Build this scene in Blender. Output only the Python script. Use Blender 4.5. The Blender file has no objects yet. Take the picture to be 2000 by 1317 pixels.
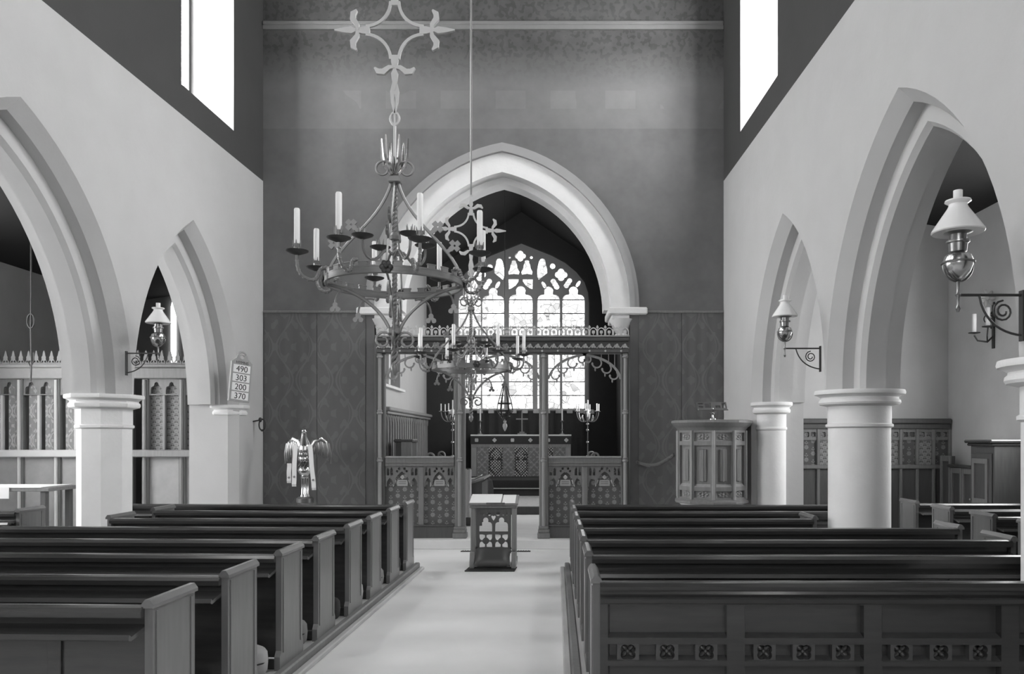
import bpy, bmesh, math, random
from mathutils import Vector, Matrix
from mathutils.geometry import tessellate_polygon
random.seed(7)
PI = math.pi
SC = bpy.context.scene
COL = SC.collection

# ------------------------------------------------------------------ camera
HC, F, VX, VY = 1.8, 1515.0, 1075.0, 855.0      # eye height, focal length in px, vanishing point
cd = bpy.data.cameras.new('camera')
cam = bpy.data.objects.new('camera', cd)
COL.objects.link(cam)
cam.location = (0, 0, HC)
cam.rotation_euler = (PI / 2, 0, 0)
cd.sensor_fit = 'HORIZONTAL'
cd.sensor_width = 36
cd.lens = F / 2000 * 36
cd.shift_x = (1000 - VX) / 2000
cd.shift_y = (VY - 658.5) / 2000
cd.clip_start, cd.clip_end = 0.05, 200
SC.camera = cam

# ------------------------------------------------------------------ world, exposure, window brightness
w = bpy.data.worlds.new('world')
SC.world = w
w.use_nodes = True
w.node_tree.nodes['Background'].inputs[0].default_value = (0.8, 0.8, 0.8, 1)
w.node_tree.nodes['Background'].inputs[1].default_value = 0.3
SC.view_settings.view_transform = 'Standard'
SC.view_settings.look = 'None'
SC.view_settings.gamma = 1
SC.view_settings.exposure = 0.27
SC.view_settings.use_curve_mapping = False
E_CLEREL, E_CLERER, E_AISLE_L, E_AISLE_R, E_WEST, E_EAST, E_CHANCEL, E_CHAPEL = 30.0, 30.0, 16.0, 11.0, 6.0, 2.2, 9.0, 4.0


def P(px, py, d):
    return Vector(((px - VX) * d / F, d, HC + (VY - py) * d / F))


# ------------------------------------------------------------------ materials
class Ex:
    """tiny expression builder for Math nodes"""
    def __init__(s, nt, k): s.nt, s.k = nt, k

    def op(s, name, *o):
        n = s.nt.nodes.new('ShaderNodeMath'); n.operation = name
        for i, v in enumerate((s,) + o):
            if isinstance(v, Ex): s.nt.links.new(v.k, n.inputs[i])
            else: n.inputs[i].default_value = v
        return Ex(s.nt, n.outputs[0])

    def __add__(s, o): return s.op('ADD', o)
    def __sub__(s, o): return s.op('SUBTRACT', o)
    def __mul__(s, o): return s.op('MULTIPLY', o)
    def __truediv__(s, o): return s.op('DIVIDE', o)
    def lt(s, o): return s.op('LESS_THAN', o)
    def gt(s, o): return s.op('GREATER_THAN', o)
    def fr(s): return s.op('FRACT')
    def cos(s): return s.op('COSINE')
    def sin(s): return s.op('SINE')
    def ab(s): return s.op('ABSOLUTE')
    def mx(s, o): return s.op('MAXIMUM', o)
    def mn(s, o): return s.op('MINIMUM', o)
    def sq(s): return s.op('SQRT')


def base_mat(name, rough=.7, metal=0, coat=0):
    m = bpy.data.materials.new(name); m.use_nodes = True
    nt = m.node_tree; b = nt.nodes['Principled BSDF']
    b.inputs['Roughness'].default_value = rough
    b.inputs['Metallic'].default_value = metal
    b.inputs['Coat Weight'].default_value = coat
    b.inputs['Coat Roughness'].default_value = .25
    return m, nt, b


def coords(nt, kind='Object'):
    t = nt.nodes.new('ShaderNodeTexCoord')
    s = nt.nodes.new('ShaderNodeSeparateXYZ'); nt.links.new(t.outputs[kind], s.inputs[0])
    return t.outputs[kind], Ex(nt, s.outputs[0]), Ex(nt, s.outputs[1]), Ex(nt, s.outputs[2])


def noise(nt, vec, scale, detail=4, stretch=None):
    if stretch:
        mp = nt.nodes.new('ShaderNodeMapping'); nt.links.new(vec, mp.inputs[0])
        mp.inputs['Scale'].default_value = stretch; vec = mp.outputs[0]
    n = nt.nodes.new('ShaderNodeTexNoise'); nt.links.new(vec, n.inputs['Vector'])
    n.inputs['Scale'].default_value = scale; n.inputs['Detail'].default_value = detail
    return Ex(nt, n.outputs[0])


def grey(nt, fac, a, bb):
    """mix of two greys by fac"""
    v = fac * (bb - a) + a
    c = nt.nodes.new('ShaderNodeCombineColor')
    for i in range(3): nt.links.new(v.k, c.inputs[i])
    return c.outputs[0], v


def add_bump(nt, b, h, strength, dist=.01):
    n = nt.nodes.new('ShaderNodeBump'); n.inputs['Strength'].default_value = strength
    n.inputs['Distance'].default_value = dist
    nt.links.new(h.k, n.inputs['Height']); nt.links.new(n.outputs[0], b.inputs['Normal'])


def mat(name, g, rough=.7, metal=0, var=.15, scale=5, bump=.0, coat=0, stretch=None, bscale=None):
    m, nt, b = base_mat(name, rough, metal, coat)
    v, x, y, z = coords(nt)
    n = noise(nt, v, scale, 5, stretch)
    col, _ = grey(nt, n, g * (1 - var), g * (1 + var))
    nt.links.new(col, b.inputs['Base Color'])
    if bump: add_bump(nt, b, noise(nt, v, bscale or scale * 6, 4, stretch), bump)
    return m


def glow(name, strength):
    m = bpy.data.materials.new(name); m.use_nodes = True; nt = m.node_tree
    nt.nodes.remove(nt.nodes['Principled BSDF'])
    e = nt.nodes.new('ShaderNodeEmission'); e.inputs[0].default_value = (1, 1, 1, 1)
    e.inputs[1].default_value = strength
    nt.links.new(e.outputs[0], nt.nodes['Material Output'].inputs[0])
    return m


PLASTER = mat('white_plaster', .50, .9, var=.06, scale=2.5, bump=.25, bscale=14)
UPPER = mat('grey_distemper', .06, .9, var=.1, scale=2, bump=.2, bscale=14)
STONE = mat('pale_stone', .76, .85, var=.08, scale=4, bump=.25, bscale=30)
HOOD = mat('grey_stone', .33, .85, var=.08, scale=4)
FLOORM = mat('pale_paving', .84, .75, var=.10, scale=1.3, bump=.08, bscale=10)
DARKROOF = mat('dark_roof_boards', .015, .9, var=.2, scale=3)
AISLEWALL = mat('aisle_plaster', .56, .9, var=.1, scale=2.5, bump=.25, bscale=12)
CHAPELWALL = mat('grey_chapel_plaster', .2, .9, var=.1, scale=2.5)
CHANCELSHADE = mat('shade_dark_plaster', .045, .9, var=.15, scale=3)  # plaster darkened for the shade on the chancel end wall
WOOD = mat('dark_oak', .045, .22, var=.35, scale=3, coat=.7, stretch=(1, 8, 8))
WOODV = mat('dark_oak_upright', .085, .33, var=.3, scale=3, coat=.25, stretch=(8, 8, 1))
WOODE = mat('floor_lit_oak_end', .15, .33, var=.2, scale=3, coat=.3, stretch=(8, 8, 1))  # oak of the bench ends lightened for floor light reflected on them
WOODC = mat('polished_oak_cap', .16, .16, var=.2, scale=3, coat=1, stretch=(8, 1, 8))
WOODB = mat('brown_oak', .085, .5, var=.25, scale=4, stretch=(8, 8, 1))
WOODL = mat('light_oak', .28, .5, var=.25, scale=4, stretch=(8, 8, 1))
WOODM = mat('mid_oak', .19, .45, var=.25, scale=4, stretch=(8, 8, 1))
PLATFORM = mat('pale_boards', .5, .55, var=.2, scale=3, stretch=(6, 1, 6))
IRON = mat('wrought_iron', .20, .42, .35, var=.15)
IRONL = mat('top_lit_iron', .5, .45, .3, var=.12)  # lighter copy of the iron, for light falling from above
PANM = mat('dark_iron', .05, .45, .3, var=.15)
BRASS = mat('polished_brass', .55, .22, .95, var=.08)
BRASSD = mat('dull_brass', .28, .3, .9, var=.15)
WAX = mat('white_wax', .8, .5, var=.04)
OPAL = mat('opal_glass', .82, .25, var=.05)
LINEN = mat('white_linen', .72, .9, var=.06)
PALECLOTH = mat('pale_cloth', .42, .9, var=.15, scale=8)
MIDCLOTH = mat('grey_cloth', .22, .9, var=.15, scale=8)
DARKCLOTH = mat('dark_cloth', .035, .9, var=.2, scale=8)
LEATHER = mat('dark_leather', .05, .42, var=.2, scale=4, coat=.1)
GILT = mat('gilded_carving', .5, .5, .2, var=.25, scale=12)
ROPE = mat('dark_rope', .09, .9, var=.2, scale=20)
PAPER = mat('white_paper', .75, .9, var=.03)
INK = mat('black_ink', .03, .8, var=.05)
TRIMG = mat('dull_moulding', .2, .9)
LEAD = mat('dark_lead', .04, .6, var=.1)


def chancel_wall_mat():
    m, nt, b = base_mat('painted_plaster', .92)
    v, x, y, z = coords(nt)
    n = noise(nt, v, 1.6, 5); n2 = noise(nt, v, 9, 4)
    fade = ((z + n * .5 - 7.85) * 1.6).mx(0.0).mn(1.0)       # frieze fades into the mottled upper field
    band = z.gt(6.92) - fade * z.gt(6.92)
    up = fade
    dots = (noise(nt, v, 12, 1).gt(.55)) * up
    blocks = ((x * 1.1).fr().lt(.55)) * (z.gt(7.25)) * (z.lt(7.55)) * (noise(nt, v, 1.2, 1).gt(.48))
    g = n * .09 + n2 * .03 + .09 + band * .025 - up * .06 - dots * .02 + blocks * .02
    c = nt.nodes.new('ShaderNodeCombineColor')
    for i in range(3): nt.links.new(g.k, c.inputs[i])
    nt.links.new(c.outputs[0], b.inputs['Base Color'])
    add_bump(nt, b, n2, .15)
    return m


def damask(name, g0, g1, pw=.52, ph=1.1):
    m, nt, b = base_mat(name, .88)
    v, x, y, z = coords(nt)
    m1 = ((x / pw).fr() - .5).ab(); cz = (z * (2 * PI / ph)).cos()
    ring = (m1 - .25 - cz * .21).ab().lt(.022)
    ring2 = (m1 - .25 - cz * .13).ab().lt(.010)
    a2 = (x * (4 * PI / pw)).cos(); c2 = (z * (6 * PI / ph)).cos()
    mot = (a2 * c2 + (x * (10 * PI / pw)).sin() * (z * (10 * PI / ph)).cos() * .5).gt(.5)
    ring = ring.mx(ring2)
    f = ring.mx(mot * .8)
    grain = noise(nt, v, 60, 2) * .3 - .15
    col, _ = grey(nt, f + grain, g0, g1)
    nt.links.new(col, b.inputs['Base Color'])
    return m


def diaper(name, g0, g1, px=.23, pz=.21):
    """stencilled flowers and sprigs on a dark ground"""
    m, nt, b = base_mat(name, .75)
    v, x, y, z = coords(nt)
    tot = None
    for ox, oz in ((0, 0), (.5, .5)):
        u = ((x / px + ox).fr() - .5) * px; q = ((z / pz + oz).fr() - .3) * pz
        r = (u * u + q * q).sq(); th = q.op('ARCTAN2', u)
        fl = (r - (th * 8).cos() * .006).lt(.036)
        eye = r.lt(.008)
        t = fl - eye * .5
        for dx, dz, rr in ((0, .10, .012), (-.02, .072, .011), (.02, .072, .011), (0, .06, .010)):
            uu = u - dx; qq = q - dz
            t = t.mx((uu * uu + qq * qq).sq().lt(rr))
        tot = t if tot is None else tot.mx(t)
    n = noise(nt, v, 25, 3)
    col, _ = grey(nt, tot * (n * .6 + .6), g0, g1)
    nt.links.new(col, b.inputs['Base Color'])
    return m


def lattice(name, g0, g1, s=.075):
    m, nt, b = base_mat(name, .8)
    v, x, y, z = coords(nt)
    a = ((x + z) / s).fr() - .5; c = ((x - z) / s).fr() - .5
    f = ((a.ab().gt(.36)).mx(c.ab().gt(.36))) * (noise(nt, v, 22, 2).gt(.38))
    col, _ = grey(nt, f, g0, g1)
    nt.links.new(col, b.inputs['Base Color'])
    return m


def stained(name, strength):
    """leaded pictorial glass with daylight behind it"""
    m = bpy.data.materials.new(name); m.use_nodes = True; nt = m.node_tree
    nt.nodes.remove(nt.nodes['Principled BSDF'])
    v, x, y, z = coords(nt, 'Object')
    vo = nt.nodes.new('ShaderNodeTexVoronoi'); vo.feature = 'DISTANCE_TO_EDGE'; vo.inputs['Scale'].default_value = 6.5
    nt.links.new(v, vo.inputs['Vector'])
    vc = nt.nodes.new('ShaderNodeTexVoronoi'); vc.inputs['Scale'].default_value = 6.5
    nt.links.new(v, vc.inputs['Vector'])
    sp = nt.nodes.new('ShaderNodeSeparateColor'); nt.links.new(vc.outputs['Color'], sp.inputs[0])
    cell = Ex(nt, sp.outputs[0]); edge = Ex(nt, vo.outputs['Distance']).gt(.035)
    big = noise(nt, v, 1.7, 2)
    f = (cell * .75 + .35) * (edge * .6 + .4) * (big * 1.3 + .25)
    e = nt.nodes.new('ShaderNodeEmission'); e.inputs[0].default_value = (1, 1, 1, 1)
    nt.links.new((f * strength).k, e.inputs[1])
    nt.links.new(e.outputs[0], nt.nodes['Material Output'].inputs[0])
    return m


WALLPAINT = chancel_wall_mat()
DAMASK = damask('damask_hanging', .125, .155, .66, 1.1)
FRONTAL = damask('frontal_silk', .17, .30, .34, .4)
DIAPER = diaper('stencilled_panel', .10, .26)
LATT = lattice('lattice_orphrey', .02, .5)
DRAPE = damask('pale_damask', .36, .62, .3, .5)
DIAPER2 = diaper('pale_stencilled_panel', .10, .3, .12, .11)
GLASS_EAST = stained('stained_glass', E_EAST)
GLASS_CL = glow('clerestory_glass_north', E_CLEREL)
GLASS_CR = glow('clerestory_glass_south', E_CLERER)
GLASS_AL = glow('aisle_glass_north', E_AISLE_L)
GLASS_AR = glow('aisle_glass_south', E_AISLE_R)
GLOW_WEST = glow('west_fill_glow', E_WEST)
GLOW_CHANCEL = glow('chancel_fill_glow', E_CHANCEL)
GLASS_P = glow('chapel_glass', E_CHAPEL)


# ------------------------------------------------------------------ mesh builder
class MB:
    def __init__(s): s.bm = bmesh.new()

    def box(s, x0, x1, y0, y1, z0, z1, bev=0):
        b = s.bm
        vs = [b.verts.new((x, y, z)) for z in (z0, z1) for y in (y0, y1) for x in (x0, x1)]
        fs = [b.faces.new([vs[i] for i in q]) for q in ((0, 2, 3, 1), (4, 5, 7, 6), (0, 1, 5, 4), (2, 6, 7, 3), (0, 4, 6, 2), (1, 3, 7, 5))]
        if bev:
            es = list({e for f in fs for e in f.edges})
            bmesh.ops.bevel(b, geom=es, offset=bev, segments=1, affect='EDGES')
        return s

    def lathe(s, prof, n=16, c=(0, 0, 0), rot=0, sx=1, sy=1, M=None):
        b = s.bm; c = Vector(c); rings = []
        for r, z in prof:
            ring = []
            for k in range(n):
                a = rot + 2 * PI * k / n
                p = Vector((r * math.cos(a) * sx, r * math.sin(a) * sy, z))
                if M: p = M @ p
                ring.append(b.verts.new(p + c))
            rings.append(ring)
        for a, d in zip(rings, rings[1:]):
            for k in range(n):
                b.faces.new((a[k], a[(k + 1) % n], d[(k + 1) % n], d[k]))
        b.faces.new(rings[0][::-1]); b.faces.new(rings[-1])
        return s

    def tube(s, pts, r, n=6, closed=False, flat=1.0):
        b = s.bm; pts = [Vector(p) for p in pts]; m = len(pts)
        rad = r if isinstance(r, (list, tuple)) else [r] * m
        t0 = (pts[1] - pts[0]).normalized()
        up = Vector((0, 0, 1)) if abs(t0.z) < .9 else Vector((1, 0, 0))
        nrm = (up - t0 * up.dot(t0)).normalized(); rings = []
        for i in range(m):
            if closed: t = (pts[(i + 1) % m] - pts[i - 1])
            else: t = pts[min(i + 1, m - 1)] - pts[max(i - 1, 0)]
            t = t.normalized() if t.length > 1e-9 else t0
            nrm = nrm - t * nrm.dot(t)
            nrm = nrm.normalized() if nrm.length > 1e-6 else t.orthogonal().normalized()
            bi = t.cross(nrm)
            rings.append([b.verts.new(pts[i] + (nrm * math.cos(2 * PI * k / n) + bi * math.sin(2 * PI * k / n) * flat) * rad[i]) for k in range(n)])
        rng = range(m) if closed else range(m - 1)
        for i in rng:
            a, d = rings[i], rings[(i + 1) % m]
            for k in range(n):
                b.faces.new((a[k], a[(k + 1) % n], d[(k + 1) % n], d[k]))
        if not closed:
            b.faces.new(rings[0][::-1]); b.faces.new(rings[-1])
        return s

    def prism(s, loops, t0, t1, mp=None, back=None):
        """flat shape with holes in (u,v), given thickness t0..t1; mp maps (u,v,t) to xyz (default x=u, z=v, y=t)"""
        b = s.bm; mp = mp or (lambda u, v, t: (u, t, v))
        vecs = [[Vector((u, v, 0)) for u, v in lp] for lp in loops]
        tris = tessellate_polygon(vecs)
        flat = [p for lp in loops for p in lp]
        A = [b.verts.new(mp(u, v, t0)) for u, v in flat]; B = [b.verts.new(mp(u, v, t1)) for u, v in ([p for lp in back for p in lp] if back else flat)]
        for t in tris:
            try: b.faces.new([A[i] for i in t]); b.faces.new([B[i] for i in t][::-1])
            except ValueError: pass
        o = 0
        for lp in loops:
            k = len(lp)
            for i in range(k):
                j = (i + 1) % k
                b.faces.new((A[o + i], A[o + j], B[o + j], B[o + i]))
            o += k
        return s

    def ball(s, c, rx, ry=None, rz=None, nu=10, nv=7, M=None):
        ry = ry or rx; rz = rz or rx
        prof = [(max(math.sin(PI * i / nv), .02), -math.cos(PI * i / nv)) for i in range(nv + 1)]
        D = Matrix.Diagonal((rx, ry, rz)); M2 = (M @ D) if M else D
        return s.lathe(prof, nu, c, M=M2)

    def move(s, M):
        s.bm.transform(M); return s

    def build(s, name, m, parent=None, loc=None, rot=None, angle=35):
        bmesh.ops.recalc_face_normals(s.bm, faces=s.bm.faces[:])
        me = bpy.data.meshes.new(name); s.bm.to_mesh(me); s.bm.free()
        for p in me.polygons: p.use_smooth = True
        me.set_sharp_from_angle(angle=math.radians(angle))
        me.materials.append(m)
        return link(name, me, parent, loc, rot)


def link(name, me, parent=None, loc=None, rot=None):
    o = bpy.data.objects.new(name, me); COL.objects.link(o)
    if parent: o.parent = parent
    if loc is not None: o.location = loc
    if rot is not None: o.rotation_euler = rot
    return o


def tag(o, label, cat=None, group=None, kind=None):
    o['label'] = label
    if cat: o['category'] = cat
    if group: o['group'] = group
    if kind: o['kind'] = kind
    return o


def thing(name, label, cat, loc=(0, 0, 0), rz=0, group=None, kind=None):
    o = bpy.data.objects.new(name, None); COL.objects.link(o)
    o.empty_display_size = .1; o.location = loc; o.rotation_euler = (0, 0, rz)
    return tag(o, label, cat, group, kind)


def dup(o, parent=None, loc=None, rz=None, label=None, skip=()):
    c = o.copy(); COL.objects.link(c); c.parent = parent
    if loc is not None: c.location = loc
    if rz is not None: c.rotation_euler = (0, 0, rz)
    if label: c['label'] = label
    for ch in list(o.children):
        if ch.name.split('.')[0] not in skip: dup(ch, c)
    return c


def struct(name, mb, m, label, angle=35):
    return tag(mb.build(name, m, angle=angle), label, 'structure', kind='structure')


def rect(x0, x1, z0, z1): return [(x0, z0), (x1, z0), (x1, z1), (x0, z1)]


def arch(c, a, zs, h, n=14, off=0):
    """pointed two-centred arch from left springing over the apex to right springing, widened by off"""
    R = (a * a + h * h) / (2 * a); e = R - a; R2 = R + off
    th = math.acos(max(-1, min(1, e / R2)))
    pts = []
    for i in range(n + 1):
        t = PI - (PI - (PI - th)) * i / n            # from PI down to PI-th
        pts.append((c + e + R2 * math.cos(t), zs + R2 * math.sin(t)))
    right = [(2 * c - u, v) for u, v in pts[:-1]][::-1]
    return pts + right


def opening(c, a, z0, zs, h, n=10, off=0):
    A = arch(c, a, zs, h, n, off)
    return [(A[0][0], z0)] + A + [(A[-1][0], z0)]


def polar(c, circles, box=None, n=40):
    """outline of a union of circles (and a box) that is star-shaped about c"""
    out = []
    for k in range(n):
        t = 2 * PI * k / n; e = (math.cos(t), math.sin(t)); best = 1e-4
        for cx, cz, r in circles:
            dx, dz = cx - c[0], cz - c[1]
            al = dx * e[0] + dz * e[1]; pe = dx * e[1] - dz * e[0]
            if abs(pe) < r and al + math.sqrt(r * r - pe * pe) > best: best = al + math.sqrt(r * r - pe * pe)
        if box:
            x0, x1, z0, z1 = box; q = 1e9
            if e[0] > 1e-6: q = min(q, (x1 - c[0]) / e[0])
            if e[0] < -1e-6: q = min(q, (x0 - c[0]) / e[0])
            if e[1] > 1e-6: q = min(q, (z1 - c[1]) / e[1])
            if e[1] < -1e-6: q = min(q, (z0 - c[1]) / e[1])
            if q > best: best = q
        out.append((c[0] + e[0] * best, c[1] + e[1] * best))
    return out


def foil(cx, cz, r, k=4, rot=0, n=32):
    q = r * (.52 if k == 4 else .46)
    return polar((cx, cz), [(cx + (r - q) * math.cos(rot + 2 * PI * i / k), cz + (r - q) * math.sin(rot + 2 * PI * i / k), q) for i in range(k)], n=n)


def cusped(x0, x1, z0, z1, n=44):
    """light with a straight lower part and a cusped (lobed) head reaching z1"""
    wd = x1 - x0; xc = (x0 + x1) / 2; zs = z1 - .62 * wd
    low = [(x0, z0), (x1, z0), (x1, zs - .12 * wd)]
    c = (xc, zs)
    pl = []
    circ = [(xc + .27 * wd, zs + .02 * wd, .22 * wd), (xc - .27 * wd, zs + .02 * wd, .22 * wd), (xc, zs + .40 * wd, .21 * wd), (xc, zs + .1 * wd, .26 * wd)]
    full = polar(c, circ, n=n)
    up = [p for p in full if p[1] > zs - .06 * wd]
    up.sort(key=lambda p: math.atan2(p[1] - zs + .3 * wd, p[0] - xc))
    return low + up + [(x0, zs - .12 * wd)]


def ribbon(pts, wid):
    """outline of a flat strip of varying half-width along 2-D points"""
    L, Rr = [], []
    for i, p in enumerate(pts):
        a = pts[max(i - 1, 0)]; b = pts[min(i + 1, len(pts) - 1)]
        dx, dz = b[0] - a[0], b[1] - a[1]; l = math.hypot(dx, dz) or 1
        nx, nz = -dz / l, dx / l; q = wid[i] if isinstance(wid, (list, tuple)) else wid
        L.append((p[0] + nx * q, p[1] + nz * q)); Rr.append((p[0] - nx * q, p[1] - nz * q))
    return L + Rr[::-1]


def bez(p0, p1, p2, p3, n=10):
    o = []
    for i in range(n + 1):
        t = i / n; q = 1 - t
        o.append(tuple(q ** 3 * a + 3 * q * q * t * b + 3 * q * t * t * c + t ** 3 * d for a, b, c, d in zip(p0, p1, p2, p3)))
    return o


def spiral(c, r0, r1, a0, a1, n=18):
    return [(c[0] + (r0 + (r1 - r0) * i / n) * math.cos(a0 + (a1 - a0) * i / n), c[1] + (r0 + (r1 - r0) * i / n) * math.sin(a0 + (a1 - a0) * i / n)) for i in range(n + 1)]


def xz(pts, y=0): return [(u, y, v) for u, v in pts]


# ================================================================== THE BUILDING
YW = 12.85                        # west face of the chancel-arch wall
XL = lambda y: -(4.76 + .034 * (YW - y))      # nave faces of the two arcades (they open a little to the west)
XR = lambda y: 2.87 + .016 * (YW - y)
ZS = 2.3                          # springing of the arcades
Y0 = -4.0

struct('floor', MB().box(-10.2, 7.2, Y0, 21.9, -.12, 0), FLOORM, 'pale worn stone floor of the nave and aisle')

ARCH_L = [(10.52, 1.12, 4.40), (7.25, 1.52, 4.66), (3.5, 1.55, 4.66)]       # centre, half span, apex height
ARCH_R = [(9.75, 1.14, 4.28), (6.62, 1.36, 4.46), (3.1, 1.50, 4.46)]
LAYERS = [(0, .13, .30, .19), (.13, .25, .19, .19), (.25, .30, .04, .0), (.30, .50, 0, 0), (.50, .72, .15, .15)]
ZTONE = 6.05


def arcade(side, arches, f):
    mb = MB(); sg = -1 if side == 'left' else 1

    def outline(off):
        pts = [(Y0, 0)]; first = True; ex = max(off, .2)
        for c, a, za in arches[::-1]:
            A = arch(c, a, ZS, za - ZS, 18, off)
            if first:
                pts += [(c - a - ex, 0), (c - a - ex, ZS - .002)]; first = False
            pts += A
        c, a, za = arches[0]
        return pts + [(c + a + ex, ZS - .002), (c + a + ex, 0), (YW, 0), (YW, ZTONE), (Y0, ZTONE)]
    for t0, t1, o0, o1 in LAYERS:
        mb.prism([outline(o0)], t0, t1, lambda u, v, t: (f(u) + sg * t, u, v), back=[outline(o1)])
    return mb


struct('wall_left', arcade('left', ARCH_L, XL), PLASTER, 'white plastered arcade wall with pointed arches, hymn board side')
struct('wall_right', arcade('right', ARCH_R, XR), PLASTER, 'white plastered arcade wall with pointed arches, pulpit side')

CLER = {'left': [(10.2, 11.76), (6.3, 7.8), (2.4, 3.9)], 'right': [(9.95, 11.8), (6.0, 7.6), (2.2, 3.8)]}
ZC0, ZC1, ZCEIL = 6.45, 8.9, 10.2
WN = [0]


def pane_window(name_label, mb_reveal, mb_pane, glass, bars=None, reveal_mat=PLASTER, bar_mat=STONE):
    WN[0] += 1
    t = thing('window_%d' % WN[0], name_label, 'window', kind='structure')
    if mb_reveal: mb_reveal.build('window_reveal', reveal_mat, t)
    mb_pane.build('window_pane', glass, t)
    if bars: bars.build('window_mullion', bar_mat, t)
    return t


for side, f, sg, glass in (('left', XL, -1, GLASS_CL), ('right', XR, 1, GLASS_CR)):
    mp = lambda u, v, t, f=f, sg=sg: (f(u) + sg * t, u, v)
    holes = [rect(a, b, ZC0, ZC1) for a, b in CLER[side]]
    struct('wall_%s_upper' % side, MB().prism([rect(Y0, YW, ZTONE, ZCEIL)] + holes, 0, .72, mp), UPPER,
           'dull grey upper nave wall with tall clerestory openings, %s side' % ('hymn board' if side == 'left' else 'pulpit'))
    for i, (a, b) in enumerate(CLER[side]):
        r = MB()
        # splayed white reveal: two jambs, sloping sill, head
        for u0, u1, s_ in ((a, a + .28, 1), (b, b - .28, -1)):
            r.prism([[(u0, .004), (u1, .58), (u1, .66), (u0, .66)]], ZC0, ZC1, lambda u, v, t, f=f, sg=sg: (f(u) + sg * v, u, t))
        r.prism([[(.004, ZC0), (.60, ZC0 + .35), (.60, ZC0)]], a + .002, b - .002, lambda u, v, t, f=f, sg=sg: (f(t) + sg * u, t, v))
        p = MB().prism([rect(a + .1, b - .1, ZC0 + .1, ZC1)], .61, .63, mp)
        mu = MB().prism([rect((a + b) / 2 - .025, (a + b) / 2 + .025, ZC0 + .2, ZC1)], .54, .605, mp)
        for e in (a + .29, b - .29):
            mu.prism([rect(e - .035, e + .035, ZC0 + .2, ZC1)], .52, .605, mp)
        pane_window('tall clerestory window with white splayed sides, number %d from the chancel arch on the %s side' % (i + 1, 'hymn board' if side == 'left' else 'pulpit'), r, p, glass, mu, bar_mat=LEAD)

# ---- outer shell
XO_L, XO_R, ZA = -9.8, 6.72, 5.35
AW = [(8.5, 11.0), (4.6, 7.0), (.6, 3.0)]
for side, x, sg, glass in (('left', XO_L, -1, GLASS_AL), ('right', XO_R, 1, GLASS_AR)):
    mp = lambda u, v, t, x=x, sg=sg: (x + sg * t, u, v)
    hs = [opening((a + b) / 2, (b - a) / 2, 1.9, 3.6, 1.2) for a, b in AW[:(2 if side == 'left' else 1)]]
    yend = 18.4 if side == 'left' else 13.5
    struct('wall_%s_aisle' % side, MB().prism([rect(Y0, yend, 0, ZA)] + hs, 0, .5, mp), AISLEWALL, 'plastered outer aisle wall, %s side' % ('hymn board' if side == 'left' else 'pulpit'))
    for i, (a, b) in enumerate(AW[:(2 if side == 'left' else 1)]):
        m = (a + b) / 2
        p = MB().prism([opening(m, (b - a) / 2 - .02, 1.92, 3.6, 1.2)], .42, .44, mp)
        mu = MB().prism([rect(m - .06, m + .06, 1.92, 4.7)], .32, .42, mp)
        pane_window('pointed aisle window, number %d from the aisle screen on the %s side' % (i + 1, 'hymn board' if side == 'left' else 'pulpit'), None, p, glass, mu)
struct('wall_back', MB().prism([rect(-10.3, 7.25, 0, ZCEIL), opening(-1, 1.5, 3.2, 6.2, 2.2), ], Y0 - .5, Y0), PLASTER, 'west end wall behind the pews')
pane_window('large pointed west window added out of view to light the nave', None, MB().prism([opening(-1, 1.48, 3.22, 6.2, 2.15)], Y0 - .32, Y0 - .3), GLOW_WEST, MB().prism([rect(-1.5, -1.4, 3.2, 7.8)], Y0 - .3, Y0 - .2).prism([rect(-.6, -.5, 3.2, 7.8)], Y0 - .3, Y0 - .2))  # unseen glowing window added to light the nave from behind
struct('ceiling', MB().box(-6.2, 4.2, Y0 - .5, 13.7, ZCEIL, ZCEIL + .2), DARKROOF, 'dark boarded nave ceiling')
struct('ceiling_left_aisle', MB().prism([[(-10.3, ZA - .5), (-5.4, ZA + .3), (-5.4, ZA + .5), (-10.3, ZA - .3)]], Y0 - .5, 18.4), DARKROOF, 'dark sloping boarded roof of the aisle by the hymn board')
struct('ceiling_right_aisle', MB().prism([[(3.5, ZA + .5), (7.3, ZA - .1), (7.3, ZA + .1), (3.5, ZA + .7)]], Y0 - .5, 13.5), DARKROOF, 'dark sloping boarded roof of the aisle by the pulpit')
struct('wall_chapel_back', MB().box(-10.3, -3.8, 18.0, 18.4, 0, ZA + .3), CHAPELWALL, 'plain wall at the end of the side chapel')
struct('wall_right_aisle_back', MB().box(3.55, 7.2, 13.1, 13.5, 0, ZA + .4), AISLEWALL, 'plain plaster wall above the low aisle screen by the pulpit')
pane_window('narrow bright lancet seen through the chapel', None, MB().prism([opening(P(336, 600, 17.9).x, .055, 2.6, 4.75, .25)], 17.95, 17.99), GLASS_P)

# ---- chancel-arch wall
CX, CA, CZ, CH = -.8, 1.8, 3.95, 2.25
A32 = arch(CX, CA, CZ, CH, 20, .32)
pts = [(-5.75, 0), (A32[0][0], 0)] + A32 + [(A32[-1][0], 0), (3.75, 0), (3.75, ZCEIL), (-5.75, ZCEIL)]
struct('wall_front', MB().prism([pts], YW, YW + .85), WALLPAINT, 'mottled painted wall pierced by the pointed chancel arch')
ring = lambda o0, o1: arch(CX, CA, CZ, CH, 20, o0) + arch(CX, CA, CZ, CH, 20, o1)[::-1]
struct('trim_1', MB().prism([ring(0, .319)], YW - .004, YW + .85).prism([ring(-.1, .0)], YW + .25, YW + .6), STONE, 'white stone ring of the chancel arch')
struct('trim_2', MB().prism([ring(.32, .40)], YW - .07, YW + .01).prism([ring(.40, .47)], YW - .035, YW + .01), HOOD, 'grey hood mould over the chancel arch')
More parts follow.
